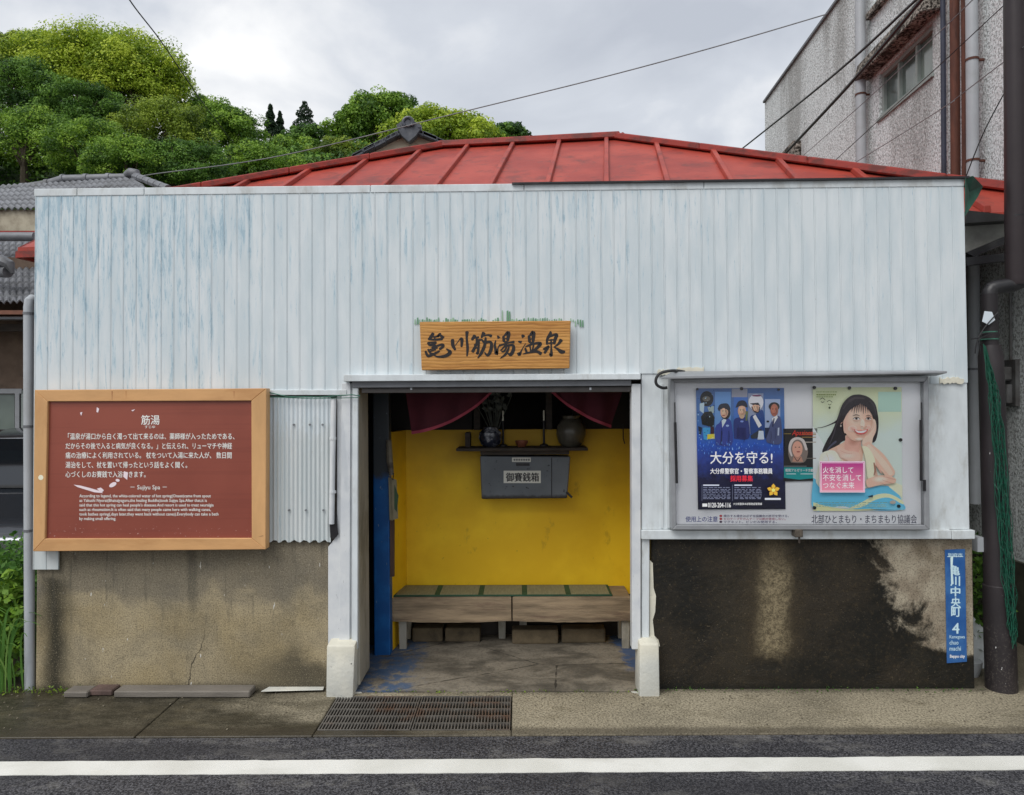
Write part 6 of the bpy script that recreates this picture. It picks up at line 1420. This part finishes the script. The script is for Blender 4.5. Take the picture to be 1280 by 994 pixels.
tree(105, 140, 52, 34, 37, 'dark', 'dark crown tucked under the middle of the bright tree', 80, 110, seed=13, base=1)
tree(30, 180, 70, 44, 33, 'mid', 'mid green tree above the grey tiled roof, left edge', 100, 110, seed=4, base=.5)
tree(112, 188, 58, 40, 31, 'mid', 'mid green tree right above the ridge of the grey tiled roof', 90, 110, seed=5, base=.5)
tree(205, 166, 62, 40, 36, 'olive', 'round olive green crown right of the bright tree, below the thin wire', 100, 110, seed=6, base=1)
tree(230, 212, 66, 34, 30, 'dark', 'dark low crown meeting the left hip of the red roof', 90, 110, seed=7, base=.5)
tree(288, 168, 50, 34, 44, 'mid', 'mid green crown in the dip left of the two dark conifers', 90, 100, seed=8, base=2)
tree(322, 208, 62, 28, 34, 'mid', 'low green crown just above the left hip of the red roof', 80, 100, seed=9, base=1)
tree(385, 180, 40, 22, 52, 'dark', 'distant dark green crown beneath the two conifers', 60, 90, 3.6, seed=10)
tree(425, 200, 42, 26, 40, 'olive', 'yellowish crown left of the dark gable ornament', 60, 90, seed=11)
tree(480, 150, 58, 32, 46, 'mid', 'green crown rising behind the left side of the gable ornament', 90, 100, 3.8, seed=12)
tree(552, 172, 74, 34, 40, 'bright', 'bright yellow green rounded crown right of the gable ornament', 110, 100, 3.8, seed=14)
tree(628, 172, 34, 18, 50, 'dark', 'small dark crown ending the tree line above the red roof', 50, 80, 3.6, seed=15)
tree(440, 165, 36, 22, 50, 'mid', 'small green crown between the conifers and the gable ornament', 60, 80, 3.6, seed=16)
rs = np.random.RandomState(77); n_ = 42000
ux = rs.uniform(-34, 5, n_); uy = 16 + 34*rs.uniform(0,1,n_)**.8; uz = np.array([hillz(a_, b_) for a_, b_ in zip(ux, uy)]) + rs.uniform(0,1,n_)**1.5*1.1*(1+.6*np.sin(ux*1.3+uy)) 
nr = rs.randn(n_,3)*.6+np.array([0,-.5,.6]); nr /= np.linalg.norm(nr,axis=1)[:,None]
o = leafobj('undergrowth', np.stack([ux,uy,uz],1), .22*rs.uniform(.6,1.5,n_), nr, np.clip(.5+.3*np.sin(ux*.9+2*np.sin(uy*.7))+rs.uniform(-.2,.2,n_),0,1), LM['dark'], None)
o['kind'] = 'stuff'; o['label'] = 'dark green undergrowth covering the hillside between the trees'; o['category'] = 'undergrowth'
def conifer(px, pyt, pyb, wpx, Y, label, seed):
    rs = np.random.RandomState(seed); k = (Y-CAMY)/F; t_ = P(px,pyt,Y); b_ = P(px,pyb,Y); T = thing('conifer_tree', label, 'tree', tuple(b_), 'trees on the hillside')
    n_ = 2600; h = rs.uniform(0,1,n_)**.7; rad = (h**.55)*wpx*k/2*(.45+.55*np.abs(np.sin(h*11+seed))); a_ = rs.uniform(0,6.28,n_); q_ = rs.uniform(.3,1,n_)**.5
    cen = np.stack([t_.x+np.cos(a_)*rad*q_, Y+np.sin(a_)*rad*q_, t_.z-(t_.z-b_.z)*h-rad*q_*.3], 1); nr = rs.randn(n_,3); nr /= np.linalg.norm(nr,axis=1)[:,None]
    leafobj('crown', cen, 3.2*k*rs.uniform(.6,1.3,n_), nr, rs.uniform(.1,.9,n_), LM['conifer'], T); mm = MB(); mm.tube([b_-Vector((0,0,1.5)), t_], [.15,.03], 6); mm.build('trunk', BARK, T)
conifer(338, 130, 168, 20, 75, 'smaller dark conifer on the skyline, left of the pair', 1)
conifer(350, 139, 172, 16, 75, 'shortest dark conifer on the skyline, between the two taller ones', 4)
conifer(381, 126, 176, 46, 75, 'wide dark conifer on the skyline, right of the pair', 2)

# near vegetation at far left and right gap
def weeds(pts, n_, size, kind, label, seed, hrange):
    rs = np.random.RandomState(seed); x0, x1, y0, y1 = pts; T = thing('leafy_weeds', label, 'weeds', ((x0+x1)/2, (y0+y1)/2, 0)); T['kind'] = 'stuff'
    return T
def leafpatch(x0, x1, y0, y1, hfn, n_, size, kind, label, seed, name='leafy_weeds'):
    rs = np.random.RandomState(seed); x = rs.uniform(x0,x1,n_); y = rs.uniform(y0,y1,n_); h = np.array([hfn(a_,b_) for a_,b_ in zip(x,y)])*(rs.uniform(0,1,n_)**.55)
    cen = np.stack([x,y,h],1); nr = rs.randn(n_,3)*.6+np.array([0,-.4,.6]); nr /= np.linalg.norm(nr,axis=1)[:,None]
    o = leafobj(name, cen, size*rs.uniform(.6,1.4,n_), nr, np.clip(rs.uniform(0,1,n_)*.7+h*.25,0,1), LM[kind], None)
    o['label'] = label; o['category'] = 'weeds'; o['kind'] = 'stuff'; return o
xw = P(36,800,.1).x
leafpatch(xw-1.8, xw+.02, .12, .9, lambda a_,b_: .70+.10*math.sin(a_*9)+.06*math.sin(b_*13), 9000, .045, 'weed', 'dense green weeds filling the gap left of the grey downpipe', 21)
leafpatch(xw-.35, xw-.02, .05, .18, lambda a_,b_: .5+.2*math.sin(a_*20), 1200, .05, 'mid', 'low broad leaved weeds at the foot of the grey downpipe', 22)
leafpatch(2.68, 3.06, .30, .9, lambda a_,b_: .72+.1*math.sin(a_*30), 2200, .04, 'dark', 'dark creeping weeds in the gap behind the black pole', 23)
# long grass blades
rs = random.Random(5); T = thing('grass_clump', 'clump of long arching green grass blades at the foot of the grey downpipe', 'grass', (xw-.06, .0, 0))
for i in range(22):
    bx_ = xw + rs.uniform(-.30,.03); by_ = rs.uniform(-.06,.10); H = rs.uniform(.25,.58); dx = rs.uniform(-.34,.26); dy = rs.uniform(-.22,.02); wd = rs.uniform(.004,.010)
    mm = MB(); n_ = 9; vs = []
    for k in range(n_+1):
        t = k/n_; z = H*(1.9*t-1.15*t*t)*1.15; x = bx_+dx*t*t; y = by_+dy*t; w_ = wd*(1-t)**.6*min(1,t*6+.4)
        vs += [(x-w_, y, max(.01,z)), (x+w_, y+.004, max(.01,z))]
    mm.add(vs, [(2*k, 2*k+1, 2*k+3, 2*k+2) for k in range(n_)])
    o = mm.build('grass_blade', LM['blade'], T); at = o.data.attributes.new('shade','FLOAT','POINT'); v_ = rs.uniform(.2,1); at.data.foreach_set('value', [v_]*len(o.data.vertices))
leafpatch(xw-.3, xw+.5, -.06, .02, lambda a_,b_: .03, 260, .016, 'olive', 'tiny weeds and litter along the foot of the left wall', 24, 'wall_foot_weeds')
leafpatch(.82, 2.66, -.035, .03, lambda a_,b_: .014, 170, .012, 'dark', 'tiny weeds and dead leaves along the foot of the stained right wall', 25, 'wall_foot_weeds')
leafpatch(-.95, .75, -.03, .0, lambda a_,b_: .012, 90, .012, 'olive', 'crumbs and tiny moss tufts along the doorway threshold joint', 26, 'threshold_moss')
# fallen scraps and pebbles on the pavement
rs = np.random.RandomState(9); fm = MB()
for i in range(260):
    x_ = rs.uniform(-3.4, 3.6); y_ = -abs(rs.normal(0, .10)) - .02 if rs.rand() < .6 else rs.uniform(-.5, -.02); a_ = rs.uniform(.002, .006)
    if gxm_l-.1 < x_ < gxm_r+.05 and y_ < gyb+.02: continue
    p_ = [(x_+a_*math.cos(k)*rs.uniform(.6,1.3), y_+a_*math.sin(k)*rs.uniform(.6,1.3), .001) for k in (0,1.3,2.6,3.9,5.2)]; fm.prism(p_, (0,0,a_*.8))
o = fm.build('gravel_crumbs', simple('pale_grit', (116,108,92), .9, var=.4, sc=60)); o['kind'] = 'stuff'; o['label'] = 'scattered grit and crumbs lying on the pavement'; o['category'] = 'grit'
